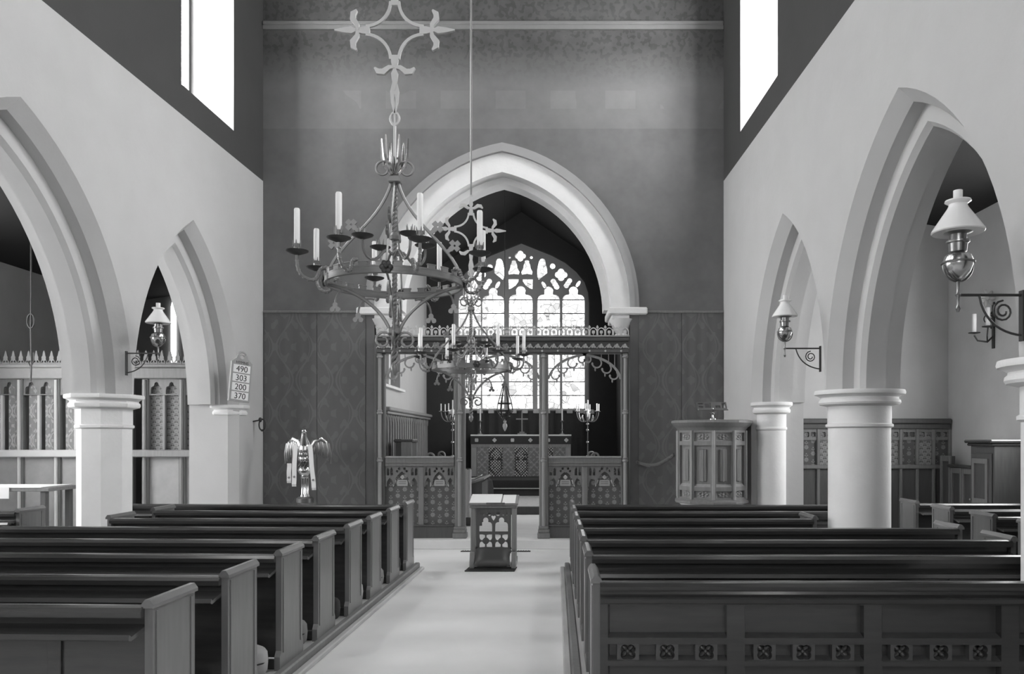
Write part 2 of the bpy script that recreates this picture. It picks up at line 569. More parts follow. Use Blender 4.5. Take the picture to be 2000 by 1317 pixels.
for i, sg in enumerate((-1, 1)):
    xi = CX + sg * 1.78
    mb = MB()
    u0, u1 = sorted((xi - sg * .02, xi + sg * .62))
    mb.box(u0, u1, YW - .09, YW + .86, 3.83, 3.95, .02)
    u0, u1 = sorted((xi + sg * .03, xi + sg * .33))
    mb.box(u0, u1, YW - .05, YW + .8, 3.76, 3.83, .015)
    mb.lathe([(.05, 3.42), (.11, 3.46), (.13, 3.5), (.10, 3.53), (.13, 3.62), (.19, 3.72), (.21, 3.77)], 14, (xi + sg * .21, YW + .12, 0))
    struct('trim_%d' % (3 + i), mb, STONE, 'white stone impost and corbel carrying the chancel arch by the %s' % ('eagle lectern' if sg < 0 else 'pulpit'))
struct('trim_5', MB().box(-4.75, 2.86, YW - .07, YW, 8.62, 8.68, .015).box(-4.75, 2.86, YW - .04, YW, 8.55, 8.62), TRIMG, 'thin pale moulding high across the chancel wall')

# ---- chancel
struct('wall_chancel_left', MB().prism([rect(YW + .85, 21.8, 0, 8), rect(15.2, 17.55, 2.9, 5.0)], 0, .4, lambda u, v, t: (-3.4 - t, u, v)), PLASTER, 'white plastered chancel wall above the ribbed panelling')
struct('wall_chancel_right', MB().prism([rect(YW + .85, 21.8, 0, 8), rect(15.4, 18.3, 2.6, 5.2)], 0, .4, lambda u, v, t: (1.8 + t, u, v)), CHANCELSHADE, 'dark chancel wall opposite the ribbed panelling')
pane_window('square window added in the dark chancel side wall to light the white one', None, MB().box(2.1, 2.12, 15.4, 18.3, 2.6, 5.2), GLOW_CHANCEL, MB().box(2.0, 2.1, 16.8, 16.9, 2.6, 5.2))  # added glowing window, mostly hidden, lights the white wall opposite
WN[0] += 1
wt = thing('window_%d' % WN[0], 'dark mullioned opening in the white chancel wall', 'window', kind='structure')
MB().box(-3.79, -3.77, 15.2, 17.55, 2.9, 5).build('window_pane', LEAD, wt)  # dark sheet stands in for the darkness beyond the opening
for y in (15.75, 16.35, 16.95): MB().box(-3.7, -3.5, y - .05, y + .05, 2.9, 5, .02).build('window_mullion', STONE, wt)
MB().prism([[(-3.75, 2.83), (-3.30, 2.83), (-3.30, 2.88), (-3.42, 2.93), (-3.75, 2.97)]], 15.1, 17.65).build('window_sill', STONE, wt)
struct('ceiling_chancel', MB().prism([[(-3.8, 6.0), (-.8, 8.0), (2.2, 6.0), (2.2, 6.2), (-.8, 8.2), (-3.8, 6.2)]], YW + .85, 21.8), DARKROOF, 'dark steep boarded chancel roof')
DE = 21.3
EW = lambda px, py: ((px - VX) * DE / F, HC + (VY - py) * DE / F)
ec = EW(1018, 800)[0]
ewA = [EW(*p) for p in ((885, 590), (887, 570), (894, 550), (910, 530), (932, 512), (958, 498), (988, 486), (1018, 474), (1048, 486), (1078, 498), (1104, 512), (1126, 530), (1142, 550), (1149, 570), (1151, 590))]
ew_out = [EW(885, 803)] + ewA + [EW(1151, 803)]
struct('wall_east', MB().prism([rect(-3.8, 2.2, 0, 8.2), ew_out], DE, DE + .45), CHANCELSHADE, 'end wall of the chancel around the stained window, coloured dark for shade')
# stone tracery of the east window with its pierced lights
W = lambda u, v: EW(860 + u / 6.25, 470 + v / 6.25)
holes = []
for u0, u1, top in ((215, 490, 552), (505, 775, 560), (835, 1125, 540), (1185, 1460, 545), (1490, 1765, 545)):
    (x0, z1), (x1, _) = W(u0, top), W(u1, top)
    holes.append(cusped(x0, x1, EW(0, 798)[1], z1))
r_ = lambda k: k / 6.25 * DE / F
for u, v, r in ((975, 175, 68), (1475, 405, 78), (475, 405, 78)):
    holes.append(foil(*W(u, v), r_(r), 4, PI / 2))
for u, v, r, rt in ((570, 520, 66, 1), (1400, 520, 66, 2.1), (1560, 508, 62, 1), (400, 510, 62, 2.1)):
    x, z = W(u, v); k = r_(r); dx, dz = math.cos(rt), math.sin(rt)
    holes.append(polar((x, z), [(x + dx * k * .6 * q, z + dz * k * .6 * q, k * .52) for q in (-1, 0, 1)], n=28))
for u, v, a, b, rt in ((695, 530, 24, 50, .5), (1265, 530, 24, 50, -.5), (1685, 518, 22, 48, .55), (268, 518, 22, 48, -.55), (600, 310, 34, 36, 0), (1370, 300, 34, 36, 0), (843, 193, 15, 15, 0), (1110, 193, 18, 20, 0)):
    x, z = W(u, v)
    holes.append([(x + r_(a) * math.cos(q) * math.cos(rt) + r_(b) * math.sin(q) * math.sin(rt), z + r_(b) * math.sin(q) * math.cos(rt) - r_(a) * math.cos(q) * math.sin(rt)) for q in [2 * PI * k / 14 for k in range(14)]])
for u in (895, 1055):
    holes.append([W(u + a, b) for a, b in ((-70, 370), (-62, 405), (0, 395), (62, 405), (70, 370), (45, 320), (42, 285), (28, 255), (25, 230), (0, 222), (-25, 230), (-28, 255), (-42, 285), (-45, 320))])
for u, s_ in ((715, 1), (1245, -1)):
    holes.append([W(u + s_ * a, b) for a, b in ((-60, 385), (45, 470), (62, 430), (62, 340), (50, 270), (38, 230), (22, 207), (0, 203), (-22, 207), (-36, 230), (-42, 275), (-58, 330))])
for u, s_ in ((895, 1), (1062, -1)):
    holes.append([W(u + s_ * a, b) for a, b in ((-66, 458), (60, 458), (56, 490), (20, 540), (-30, 572), (-62, 585))])
WN[0] += 1
wt = thing('window_%d' % WN[0], 'five-light traceried stained glass window over the altar', 'window', kind='structure')
MB().prism([ew_out] + holes, DE + .12, DE + .30).build('tracery', HOOD, wt)
zb = EW(0, 799)[1]
for u0, u1 in ((205, 497), (497, 805), (805, 1155), (1155, 1475), (1475, 1775)):
    x0, x1 = W(u0, 0)[0], W(u1, 0)[0]
    zt = W(0, 540)[1]; nrow = 9
    for k in range(nrow):
        a, b = zb + (zt - zb) * k / nrow, zb + (zt - zb) * (k + 1) / nrow
        MB().box(x0 + .004, x1 - .004, DE + .20, DE + .21, a + .006, b - .006).build('pane', GLASS_EAST, wt)
        if k: MB().box(x0, x1, DE + .185, DE + .2, a - .012, a + .012).build('saddle_bar', LEAD, wt)
zt = W(0, 540)[1]
inner = [(u, v) for u, v in ewA if v > zt]
MB().prism([[(inner[0][0], zt + .005)] + inner + [(inner[-1][0], zt + .005)]], DE + .20, DE + .21).build('pane', GLASS_EAST, wt)
MB().box(ec - 2.0, ec + 2.0, DE - .12, DE + .1, zb - .14, zb - .02, .02).build('window_sill', STONE, wt)

# ---- chancel steps
struct('trim_6', MB().box(-3.06, 1.46, 12.48, 16.6, 0, .15, .01), STONE, 'pale stone step and floor under the carved screen')
struct('trim_7', MB().box(-3.39, 1.79, 16.6, 19.5, 0, .32), WOODB, 'dark riser of the chancel step before the altar')
struct('trim_8', MB().box(-3.39, 1.79, 16.57, 19.5, .32, .335), PLATFORM, 'pale tread of the chancel step before the altar')
struct('trim_9', MB().box(-3.39, 1.79, 19.5, 20.0, 0, .51).box(-3.39, 1.79, 20.0, 21.3, 0, .69), DARKCLOTH, 'dark carpeted altar steps')
struct('trim_10', MB().box(-3.0, 1.4, 19.46, 19.6, .51, .525), PLATFORM, 'pale nosing strip on the altar step')

# ---- pew platforms
rotL = math.radians(-1.8)
def plat(name, x0, x1, y0, y1, rz, loc, lab):
    t = thing(name, lab, 'structure', loc, rz, kind='structure')
    MB().box(x0, x1, y0, y1, 0, .085).build('boards', PLATFORM, t)
    e = x1 if abs(x1) < abs(x0) else x0
    s_ = 1 if e == x1 else -1
    a, b = sorted((e - s_ * .02, e + s_ * .05)); MB().box(a, b, y0, y1, .0, .10, .012).build('kerb_rail', WOODM, t)
    a, b = sorted((e + s_ * .05, e + s_ * .11)); MB().box(a, b, y0, y1, .0, .045, .01).build('kerb_foot', PLATFORM, t)
    return t
plat('floor_pew_platform', -8.2, .02, -7.0, .15, rotL, (-1.85, 10.42, 0), 'boarded platform and kerb under the pews by the eagle lectern')
plat('floor_pew_platform', -.02, 6.0, -8.0, .15, math.radians(-.4), (.262, 10.42, 0), 'boarded platform and kerb under the pews by the pulpit')


# ---- piers
def pier(label, x, y, rad, n, rot, ztop=ZS):
    t = thing('pier', label, 'pier', (x, y, 0), kind='structure')
    MB().lathe([(rad * 1.5, 0), (rad * 1.5, .25), (rad * 1.32, .30), (rad * 1.28, .42), (rad * 1.1, .5)], n, rot=rot).build('base', STONE, t)
    MB().lathe([(rad, .45), (rad, ztop - .36)], n, rot=rot).build('shaft', STONE, t)
    MB().lathe([(rad, ztop - .40), (rad * 1.08, ztop - .385), (rad * 1.08, ztop - .36), (rad, ztop - .345)], n, rot=rot).build('neck_ring', STONE, t)
    MB().lathe([(rad * 1.02, ztop - .36), (rad * 1.02, ztop - .17), (rad * 1.08, ztop - .165), (rad * 1.27, ztop - .15), (rad * 1.31, ztop - .13), (rad * 1.30, ztop - .105), (rad * 1.24, ztop - .09), (rad * 1.24, ztop - .075), (rad * 1.34, ztop - .055), (rad * 1.44, ztop - .045), (rad * 1.46, ztop - .025), (rad * 1.44, ztop)], n, rot=rot).build('capital', STONE, t)
    return t
o8 = PI / 8
pier('white octagonal stone pier behind the lectern-side pews', XL(9.1) - .36, 9.13, .29, 8, o8)
pier('white octagonal half pier below the hymn board', XL(12.1) - .24, 12.08, .22, 8, o8)
pier('white octagonal stone pier beside the west end pews', XL(5.4) - .36, 5.41, .29, 8, o8)
pier('white round stone pier between the pulpit-side pews', XR(8.3) + .36, 8.3, .315, 32, 0)
pier('white round half pier behind the pulpit', XR(11.1) + .26, 11.08, .20, 32, 0)
pier('white round pier at the west end beside the big oil lamp', XR(4.93) + .36, 4.93, .315, 32, 0)

# ================================================================== PEWS
PZ = .085


def wb(mb, name, m, t, parent=None, angle=35):
    """build a part given in world coordinates under an upright thing"""
    return mb.move(Matrix.Translation(-Vector(t.location))).build(name, m, parent or t, angle=angle)


def bench_end(s, x, t):
    a, b = sorted((x, x + s * .042)) if abs(x) < .01 else sorted((x + s * .018, x + s * .06))
    prof = [(-.03, 0), (.46, 0), (.46, .10), (.44, .14), (.44, .842), (0, .842), (0, .14), (-.03, .10)]
    e = MB().prism([prof], a, b, lambda u, v, q: (q, u, v)).build('bench_end', WOODE, t)
    cap = MB().prism([[(a - .012, .84), (b + .012, .84), (b + .012, .858), (b - .008, .885), (a + .008, .885), (a - .012, .858)]], -.015, .455)
    cap.build('cap_moulding', WOODC, e)
    MB().box(a - .006, b + .006, .03, .05, .12, .82).box(a - .006, b + .006, .39, .41, .12, .82).build('edge_bead', WOODE, e)
    return e


PEWS = {}


def pew(label, x, y, L, s, rz, carved=False, z=PZ):
    key = (round(L, 2), s, carved)
    grp = None
    if key in PEWS: return dup(PEWS[key], None, (x, y, z), rz, label)
    t = thing('pew', label, 'pew', (x, y, z), rz)
    PEWS[key] = t
    bench_end(s, 0, t)
    bench_end(s, s * (L - .06), t)
    a, b = sorted((s * .042, s * (L - .042)))
    yz = lambda u, v, q: (q, u, v)
    MB().box(a, b, .03, .055, .06, .80).build('backrest', WOOD, t)
    MB().prism([[(-.035, .795), (.07, .795), (.075, .815), (.06, .835), (.04, .85), (0, .853), (-.025, .845), (-.04, .825)]], a, b, yz).build('top_rail', WOOD, t)
    if not carved:
        MB().prism([[(-.125, .700), (.03, .728), (.03, .75), (-.12, .722), (-.135, .735), (-.145, .71)]], a, b, yz).build('book_ledge', WOOD, t)
        k = a + .5
        while k < b - .3:
            MB().box(k - .035, k + .035, .012, .03, .1, .70, .004).build('stile', WOOD, t); k += .72
    MB().box(a, b, .055, .42, .40, .435, .01).build('seat', WOOD, t)
    MB().box(a, b, .0, .07, 0, .09, .01).build('sill_rail', WOOD, t)
    MB().box(a, b, .30, .33, 0, .40).build('seat_front', WOOD, t)
    if carved:
        z0, st, bay = .0, .107, .815
        z1 = [.035, .352, .383, .481, .52, .715]
        holes = []; x0 = a + st - .06; n = int((b - x0) // bay)
        for k in range(n):
            u0, u1 = x0 + k * bay, x0 + (k + 1) * bay - st
            for i in (0, 2, 4): holes.append(rect(u0, u1, z1[i] + (.06 if i == 0 else 0), z1[i + 1]))
        MB().prism([rect(a, b, 0, .79)] + holes, -.03, .03).build('back_frame', WOOD, t)
        MB().prism([[(-.075, .735), (-.03, .72), (.02, .72), (.02, .80), (-.045, .80), (-.06, .785), (-.05, .77), (-.085, .76)]], a, b, yz).build('cornice_rail', WOOD, t)
        bead = None
        for k in range(n):
            u0, u1 = x0 + k * bay, x0 + (k + 1) * bay - st
            for i in (0, 2, 4):
                zz0, zz1 = z1[i] + (.06 if i == 0 else 0), z1[i + 1]
                m_ = MB()
                m_.prism([[(-.032, zz0), (.028, zz0), (.028, zz0 + .018)]], u0, u1, yz)        # sloping lower edge
                m_.prism([[(u0, -.032), (u0, .028), (u0 + .014, .028)]], zz0, zz1, lambda u, v, q: (u, v, q))
                m_.build('panel_moulding', WOODV, t)
            for q in range(3):
                cx = u0 + (u1 - u0) * (.17 + .33 * q) + .0; cz = (z1[2] + z1[3]) / 2
                m_ = MB()
                m_.prism([rect(cx - .066, cx + .066, z1[2], z1[3]), foil(cx, cz, .052, 4, PI / 4)], -.022, .026)
                for r in range(4):
                    an = PI / 4 + r * PI / 2
                    m_.ball((cx + .027 * math.cos(an), .012, cz + .027 * math.sin(an)), .020, .016, .014, 8, 5, Matrix.Rotation(-an, 3, 'Y'))
                m_.ball((cx, .004, cz), .012)
                m_.build('carved_quatrefoil', WOODV, t)
    return t


ORD = ['front', 'second', 'third', 'fourth', 'fifth', 'sixth', 'seventh', 'eighth']
offs = [120.7, 131.7, 145, 159.5, 180, 204, 238, 284.5]
for i, o in enumerate(offs):
    d = .83 * F / o                       # far corner of the bench end
    y = d - .44; x = -1.85 - (10.42 - d) * .0317
    if i in (1, 2): Lp = -XL(y) - .12 + x - .04
    else: Lp = 3.95
    pew('dark oak pew with tall plain bench end, %s row by the eagle lectern' % ORD[i], x, y, Lp, -1, rotL)
LR = [(10.41, 3.66), (9.55, 3.66), (8.70, 2.57), (7.85, 3.66), (7.0, 3.66), (6.14, 3.66)]
for i, (d, Lp) in enumerate(LR):
    pew('dark oak pew with tall plain bench end, %s row by the pulpit' % ORD[i], .262, d - .44, Lp, 1, math.radians(-.4))
pew('dark oak rear pew with panelled back and carved quatrefoil band', .255, 4.66, 4.15, 1, math.radians(-.4), True)
for i, d in enumerate((10.66, 9.78, 8.88, 7.98)):
    pew('short dark oak pew against the outer wall, %s row from the low aisle screen' % ORD[i], 4.81, d - .44, 1.85, 1, 0)
for i, d in enumerate((9.5, 8.62, 7.7)):
    pew('short dark oak pew in the far aisle, %s row from the white-topped table' % ORD[i], -6.2, d - .44, 3.2, -1, 0)

# kneelers lying between the lectern-side pews
KN = [(.36, -.22, .19, .20, PALECLOTH), (.62, -.30, .20, .13, MIDCLOTH)]
hs_cols = [(PALECLOTH, 'pale'), (PALECLOTH, 'cream'), (MIDCLOTH, 'grey'), (DARKCLOTH, 'dark')]
for i, o in enumerate(offs):
    d = .83 * F / o; y = d - .44; x = -1.85 - (10.42 - d) * .0317
    for k in range(2):
        m, nm = hs_cols[((3, 2, 0, 3, 2, 0, 1, 2) if k == 0 else (0, 2, 3, 1, 0, 3, 2, 0))[i]]
        t = thing('kneeler', '%s stuffed kneeler %s the %s lectern-side pew' % (nm, 'at the aisle end behind' if k == 0 else 'further along behind', ORD[i]), 'kneeler', (x - .215 - k * .42, y - .16, PZ), rotL + (.1 if k else -.05))
        mb = MB()
        prof = []
        for q in range(9):
            a = -PI / 2 + PI * q / 8
            prof.append((max(.01, math.copysign(abs(math.cos(a)) ** .45, math.cos(a))), math.copysign(abs(math.sin(a)) ** .55, math.sin(a))))
        mb.lathe(prof, 16, (0, 0, .11), M=Matrix.Diagonal((.175, .12, .11)))
        mb.build('cushion', m, t)
        mb = MB(); mb.tube([(.165 * math.copysign(abs(math.cos(q)) ** .7, math.cos(q)), .112 * math.copysign(abs(math.sin(q)) ** .7, math.sin(q)), .11) for q in [2 * PI * j / 20 for j in range(20)]], .006, 5, True)
        mb.build('piping', DARKCLOTH, t)

# ================================================================== CARVED CHANCEL SCREEN
DS = 12.7
sx = lambda px: (px - VX) * DS / F
sz = lambda py: HC + (VY - py) * DS / F
scr = thing('rood_screen', 'carved oak chancel screen with stencilled lower panels and leafy cresting', 'screen', (sx(981), DS, .15))
zr1, zr0, zb_ = sz(893), sz(912), .15
zl1, zl0 = sz(664), sz(690)
posts = [(742, .075, WOODB), (898, .085, WOODM), (1062, .075, WOODM), (1221, .065, WOODB)]
for px, hw, m in posts:
    x = sx(px); pb = MB()
    pb.box(x - hw, x + hw, DS, DS + .14, zb_, zl0, .015)
    p = wb(pb, 'post', m, scr)
    wb(MB().lathe([(.032, zb_ + .2), (.028, zl0 - .02)], 10, (x, DS - .012, 0)), 'front_shaft', WOODL, scr, p)
    for zz in (zb_, ):
        wb(MB().box(x - hw - .03, x + hw + .03, DS - .05, DS + .16, zz, zz + .09, .01).box(x - hw - .02, x + hw + .02, DS - .04, DS + .15, zz + .09, zz + .15, .012).box(x - hw - .01, x + hw + .01, DS - .035, DS + .15, zz + .15, zz + .2, .01), 'post_base', m, scr, p)
    for py in (810, 903, 700):
        wb(MB().lathe([(.03, 0), (.05, .015), (.05, .035), (.035, .05), (.045, .065), (.03, .08)], 10, (x, DS - .012, sz(py))), 'shaft_ring', WOODL, scr, p)
for k, (a, b, mu) in enumerate(((752, 887, 822), (1071, 1214, 1143))):
    xa, xb, xm = sx(a), sx(b), sx(mu)
    r = wb(MB().box(xa, xb, DS + .005, DS + .13, zr0, zr1, .006), 'dado_rail', WOODM, scr)
    wb(MB().box(xa, xb, DS - .02, DS + .15, zr1 - .02, zr1 + .012, .008), 'rail_cap', WOODL, scr, r)
    wb(MB().box(xa, xb, DS - .012, DS + .02, zr0 + .055, zr0 + .075, .006).box(xa, xb, DS - .012, DS + .02, zr0 + .012, zr0 + .03, .006), 'rail_bead', WOODM, scr, r)
    wb(MB().box(xa, xb, DS + .01, DS + .13, zb_, zb_ + .19, .006).box(xa, xb, DS - .01, DS + .02, zb_ + .19, zb_ + .22, .008), 'bottom_rail', WOODB, scr)
    wb(MB().box(xm - .045, xm + .045, DS + .01, DS + .12, zb_ + .19, zr0, .012), 'muntin', WOODM, scr)
    for x0, x1 in ((xa, xm - .045), (xm + .045, xb)):
        p = wb(MB().box(x0, x1, DS + .075, DS + .09, zb_ + .19, zr0), 'stencilled_panel', DIAPER, scr)
        wd = x1 - x0; zt, zd = zr0, zr0 - .36
        q = lambda u: x0 + u * wd
        low = []
        for c0, c1, hh in ((.02, .25, .12), (.25, .75, .22), (.75, .98, .12)):
            A = arch((q(c0) + q(c1)) / 2, (c1 - c0) * wd / 2 - .008, zd + .06, hh, 7)
            low += A
        shp = [(x0, zt), (x0, zd + .03), (low[0][0], zd + .03)] + low + [(low[-1][0], zd + .03), (x1, zd + .03), (x1, zt)]
        hl = []
        for u in (.075, .185, .815, .925): hl.append(cusped(q(u - .038), q(u + .038), zd + .215, zt - .02, 24))
        for u, v, sg in ((.36, .285, 1), (.64, .285, -1), (.42, .325, 1), (.58, .325, -1)):
            hl.append(foil(q(u), zd + v, .022, 4, .4 * sg, 16))
        wb(MB().prism([shp] + hl, DS + .035, DS + .072), 'tracery_head', WOODM, scr, p)
        xc = q(.5); zc = zb_ + .19 + (zr0 - zb_ - .19) * .58
        zc = sz(944)
        wb(MB().prism([[(xc - .085, zc - .05), (xc + .085, zc - .05), (xc + .09, zc), (xc + .08, zc + .05), (xc - .08, zc + .05), (xc - .09, zc)]], DS + .066, DS + .076), 'painted_scroll', PALECLOTH, scr, p)
        for sg in (-1, 1):
            wb(MB().prism([ribbon([(xc + sg * .11, zc + .05), (xc + sg * .135, zc), (xc + sg * .15, zc - .06)], [.014, .018, .006])], DS + .066, DS + .076), 'painted_wing', GILT, scr, p)
        wb(MB().prism([foil(xc, zc + .095, .035, 4, PI / 2)], DS + .066, DS + .076), 'painted_head', GILT, scr, p)
        for dz in (-.02, .012):
            wb(MB().box(xc - .06, xc + .06, DS + .064, DS + .067, zc + dz, zc + dz + .012), 'painted_text_line', MIDCLOTH, scr, p)
x0, x1 = sx(736), sx(1228)
b_ = wb(MB().box(x0, x1, DS - .06, DS + .2, zl0, zl0 + .06, .012).box(x0, x1, DS - .02, DS + .18, zl0 + .06, zl1 - .03).box(x0, x1, DS - .12, DS + .24, zl1 - .03, zl1 + .03, .012), 'head_beam', WOODB, scr)
wb(MB().box(x0, x1, DS - .14, DS + .24, zl1 + .03, zl1 + .06, .008), 'beam_fillet', WOODL, scr, b_)
# vine trail along the beam and cresting above it, one leaf at a time
def shared(mb, name, m, locs, t, parent=None):
    first = None
    for l in locs:
        l = Vector(l) - Vector(t.location)
        if first is None: first = mb.build(name, m, parent or t, l)
        else: link(name, first.data, parent or t, l, None)
leaf = MB()
leaf.prism([foil(0, 0, .042, 3, PI / 2, 18)], -.03, .0).ball((0, -.035, 0), .014).tube([(-.065, -.01, -.03), (-.03, -.02, .02), (0, -.02, 0), (.03, -.02, -.02), (.065, -.01, -.03)], .008, 5)
n = 32; stp = (x1 - x0) / n
shared(leaf, 'vine_leaf', GILT, [(x0 + stp * (k + .5), DS - .02, zl0 + .11) for k in range(n)], scr)
bos = MB(); bos.ball((0, 0, 0), .018, .014, .018, 8, 5)
shared(bos, 'beam_boss', GILT, [(x0 + stp * (2 * k + 1), DS - .062, zl0 + .03) for k in range(16)], scr)
cr = MB(); hw = stp / 2
cr.prism([arch(0, hw, .07, .07, 6) + arch(0, hw - .016, .07, .055, 6)[::-1]], -.012, .012)
cr.prism([rect(-hw, -hw + .016, 0, .07)], -.012, .012).prism([rect(hw - .016, hw, 0, .07)], -.012, .012)
cr.prism([foil(0, .065, .030, 4, PI / 4, 16)], -.012, .012).prism([rect(-.006, .006, 0, .05)], -.008, .008)
cr.prism([foil(-hw, .15, .024, 3, PI / 2, 15)], -.010, .010).prism([rect(-hw - .006, -hw + .006, .07, .14)], -.008, .008)
shared(cr, 'crest_leaf', GILT, [(x0 + stp * (k + .5), DS - .02, zl1 + .06) for k in range(n)], scr)
# cusped brackets under the beam
def bracket(sg):
    m_ = MB(); up = lambda p: (sg * p[0], p[1])
    A = bez((0, -.42), (.05, -.22), (.25, -.06), (.62, -.02), 12)
    m_.prism([[up(p) for p in ribbon(A, .018)]], -.02, .02)
    for (p, r) in (((.12, -.36), .075), ((.24, -.25), .085), ((.40, -.16), .085), ((.55, -.1), .06)):
        an = 2.2
        B = spiral(p, r, r * .8, PI * .75, PI * 1.95, 9)
        m_.prism([[up(q) for q in ribbon(B, .012)]], -.016, .016)
        e = B[-1]; f = B[0]
        m_.ball((sg * e[0], 0, e[1]), .02, .015, .024, 7, 5)
        m_.ball((sg * (p[0] + .02), 0, p[1] - r * .95 - .02), .014, .012, .034, 7, 5)
    for u in (.10, .2, .32): m_.prism([rect(*sorted((sg * (u - .006), sg * (u + .006))), -.3 + u * .6, 0)], -.01, .01)
    m_.prism([rect(*sorted((0, sg * .64)), -.012, .0)], -.02, .02)
    return m_
for (xl, xr) in ((sx(752), sx(887)), (sx(909), sx(1053)), (sx(1071), sx(1213))):
    wb(bracket(1).move(Matrix.Translation((xl, DS + .05, zl0))), 'tracery_bracket', WOODL, scr)
    wb(bracket(-1).move(Matrix.Translation((xr, DS + .05, zl0))), 'tracery_bracket', WOODL, scr)

# ================================================================== HANGINGS BESIDE THE ARCH
def hanging(label, xs, ztop):
    t = thing('wall_hanging', label, 'hanging', ((xs[0] + xs[-1]) / 2, YW - .03, 0))
    for a, b in zip(xs, xs[1:]):
        m_ = MB(); n = 14
        f = []
        for i in range(n + 1):
            x = a + .004 + (b - a - .008) * i / n
            f.append((x, YW - .022 - .006 * math.sin(i * 1.7 + a * 3)))
        m_.prism([f + [(x, YW - .004) for x, _ in f[::-1]]], 0.01, ztop, lambda u, v, q: (u, v, q))
        wb(m_, 'fabric_width', DAMASK, t)
    wb(MB().box(xs[0], xs[-1], YW - .05, YW - .005, ztop - .01, ztop + .03, .008), 'hanging_rail', WOODM, t)
    return t
zh = HC + (VY - 611) * YW / F
hanging('dark damask hanging on the wall behind the eagle lectern', [-4.74, -3.86, -3.06], zh)
hanging('dark damask hanging on the wall behind the pulpit', [1.46, 2.17, 2.86], zh)
# ================================================================== CHANDELIERS
def ringpts(r, z, n=40): return [(r * math.cos(2 * PI * k / n), r * math.sin(2 * PI * k / n), z) for k in range(n)]


def twist(p0, p1, r, turns, n=None, strands=2, thin=.55):
    """twisted bar between two points"""
    p0, p1 = Vector(p0), Vector(p1); ax = (p1 - p0); L = ax.length; ax = ax / L
    u = ax.orthogonal().normalized(); v = ax.cross(u); n = n or int(turns * 8); out = []
    for q in range(strands):
        out.append([tuple(p0 + ax * (L * i / n) + (u * math.cos(2 * PI * (turns * i / n + q / strands)) + v * math.sin(2 * PI * (turns * i / n + q / strands))) * r * thin) for i in range(n + 1)])
    return out


def ornament(t, z):
    """cross-shaped iron star with leaf tips, hung in the rod"""
    m_ = MB(); Y = .008
    k = .30
    for a in range(4):
        c, s_ = math.cos(a * PI / 2), math.sin(a * PI / 2)
        R = lambda p: (p[0] * c - p[1] * s_, p[0] * s_ + p[1] * c + z)
        A = bez((.03, k * .72), (.035, .11), (.11, .035), (k * .72, .03), 10)
        m_.prism([[R(p) for p in ribbon(A, .011)]], -Y, Y)
        m_.prism([[R(p) for p in ribbon([(0, k * .62), (0, k * .8), (0, k)], [.03, .026, .012])]], -Y * 1.2, Y * 1.2)
        m_.prism([[R(p) for p in ribbon([(0, k * .97), (0, k * 1.08), (0, k * 1.25), (0, k * 1.5)], [.010, .026, .020, .004])]], -Y * 1.4, Y * 1.4)
        for sg in (-1, 1):
            B = [(0, k * .92), (sg * .04, k * .93), (sg * .085, k * 1.04), (sg * .125, k * 1.03), (sg * .15, k * .94)]
            m_.prism([[R(p) for p in ribbon(B, [.010, .016, .022, .020, .006])]], -Y * (1.65 + .15 * sg), Y * (1.65 + .15 * sg))
    return m_.build('star_ornament', IRONL, t)


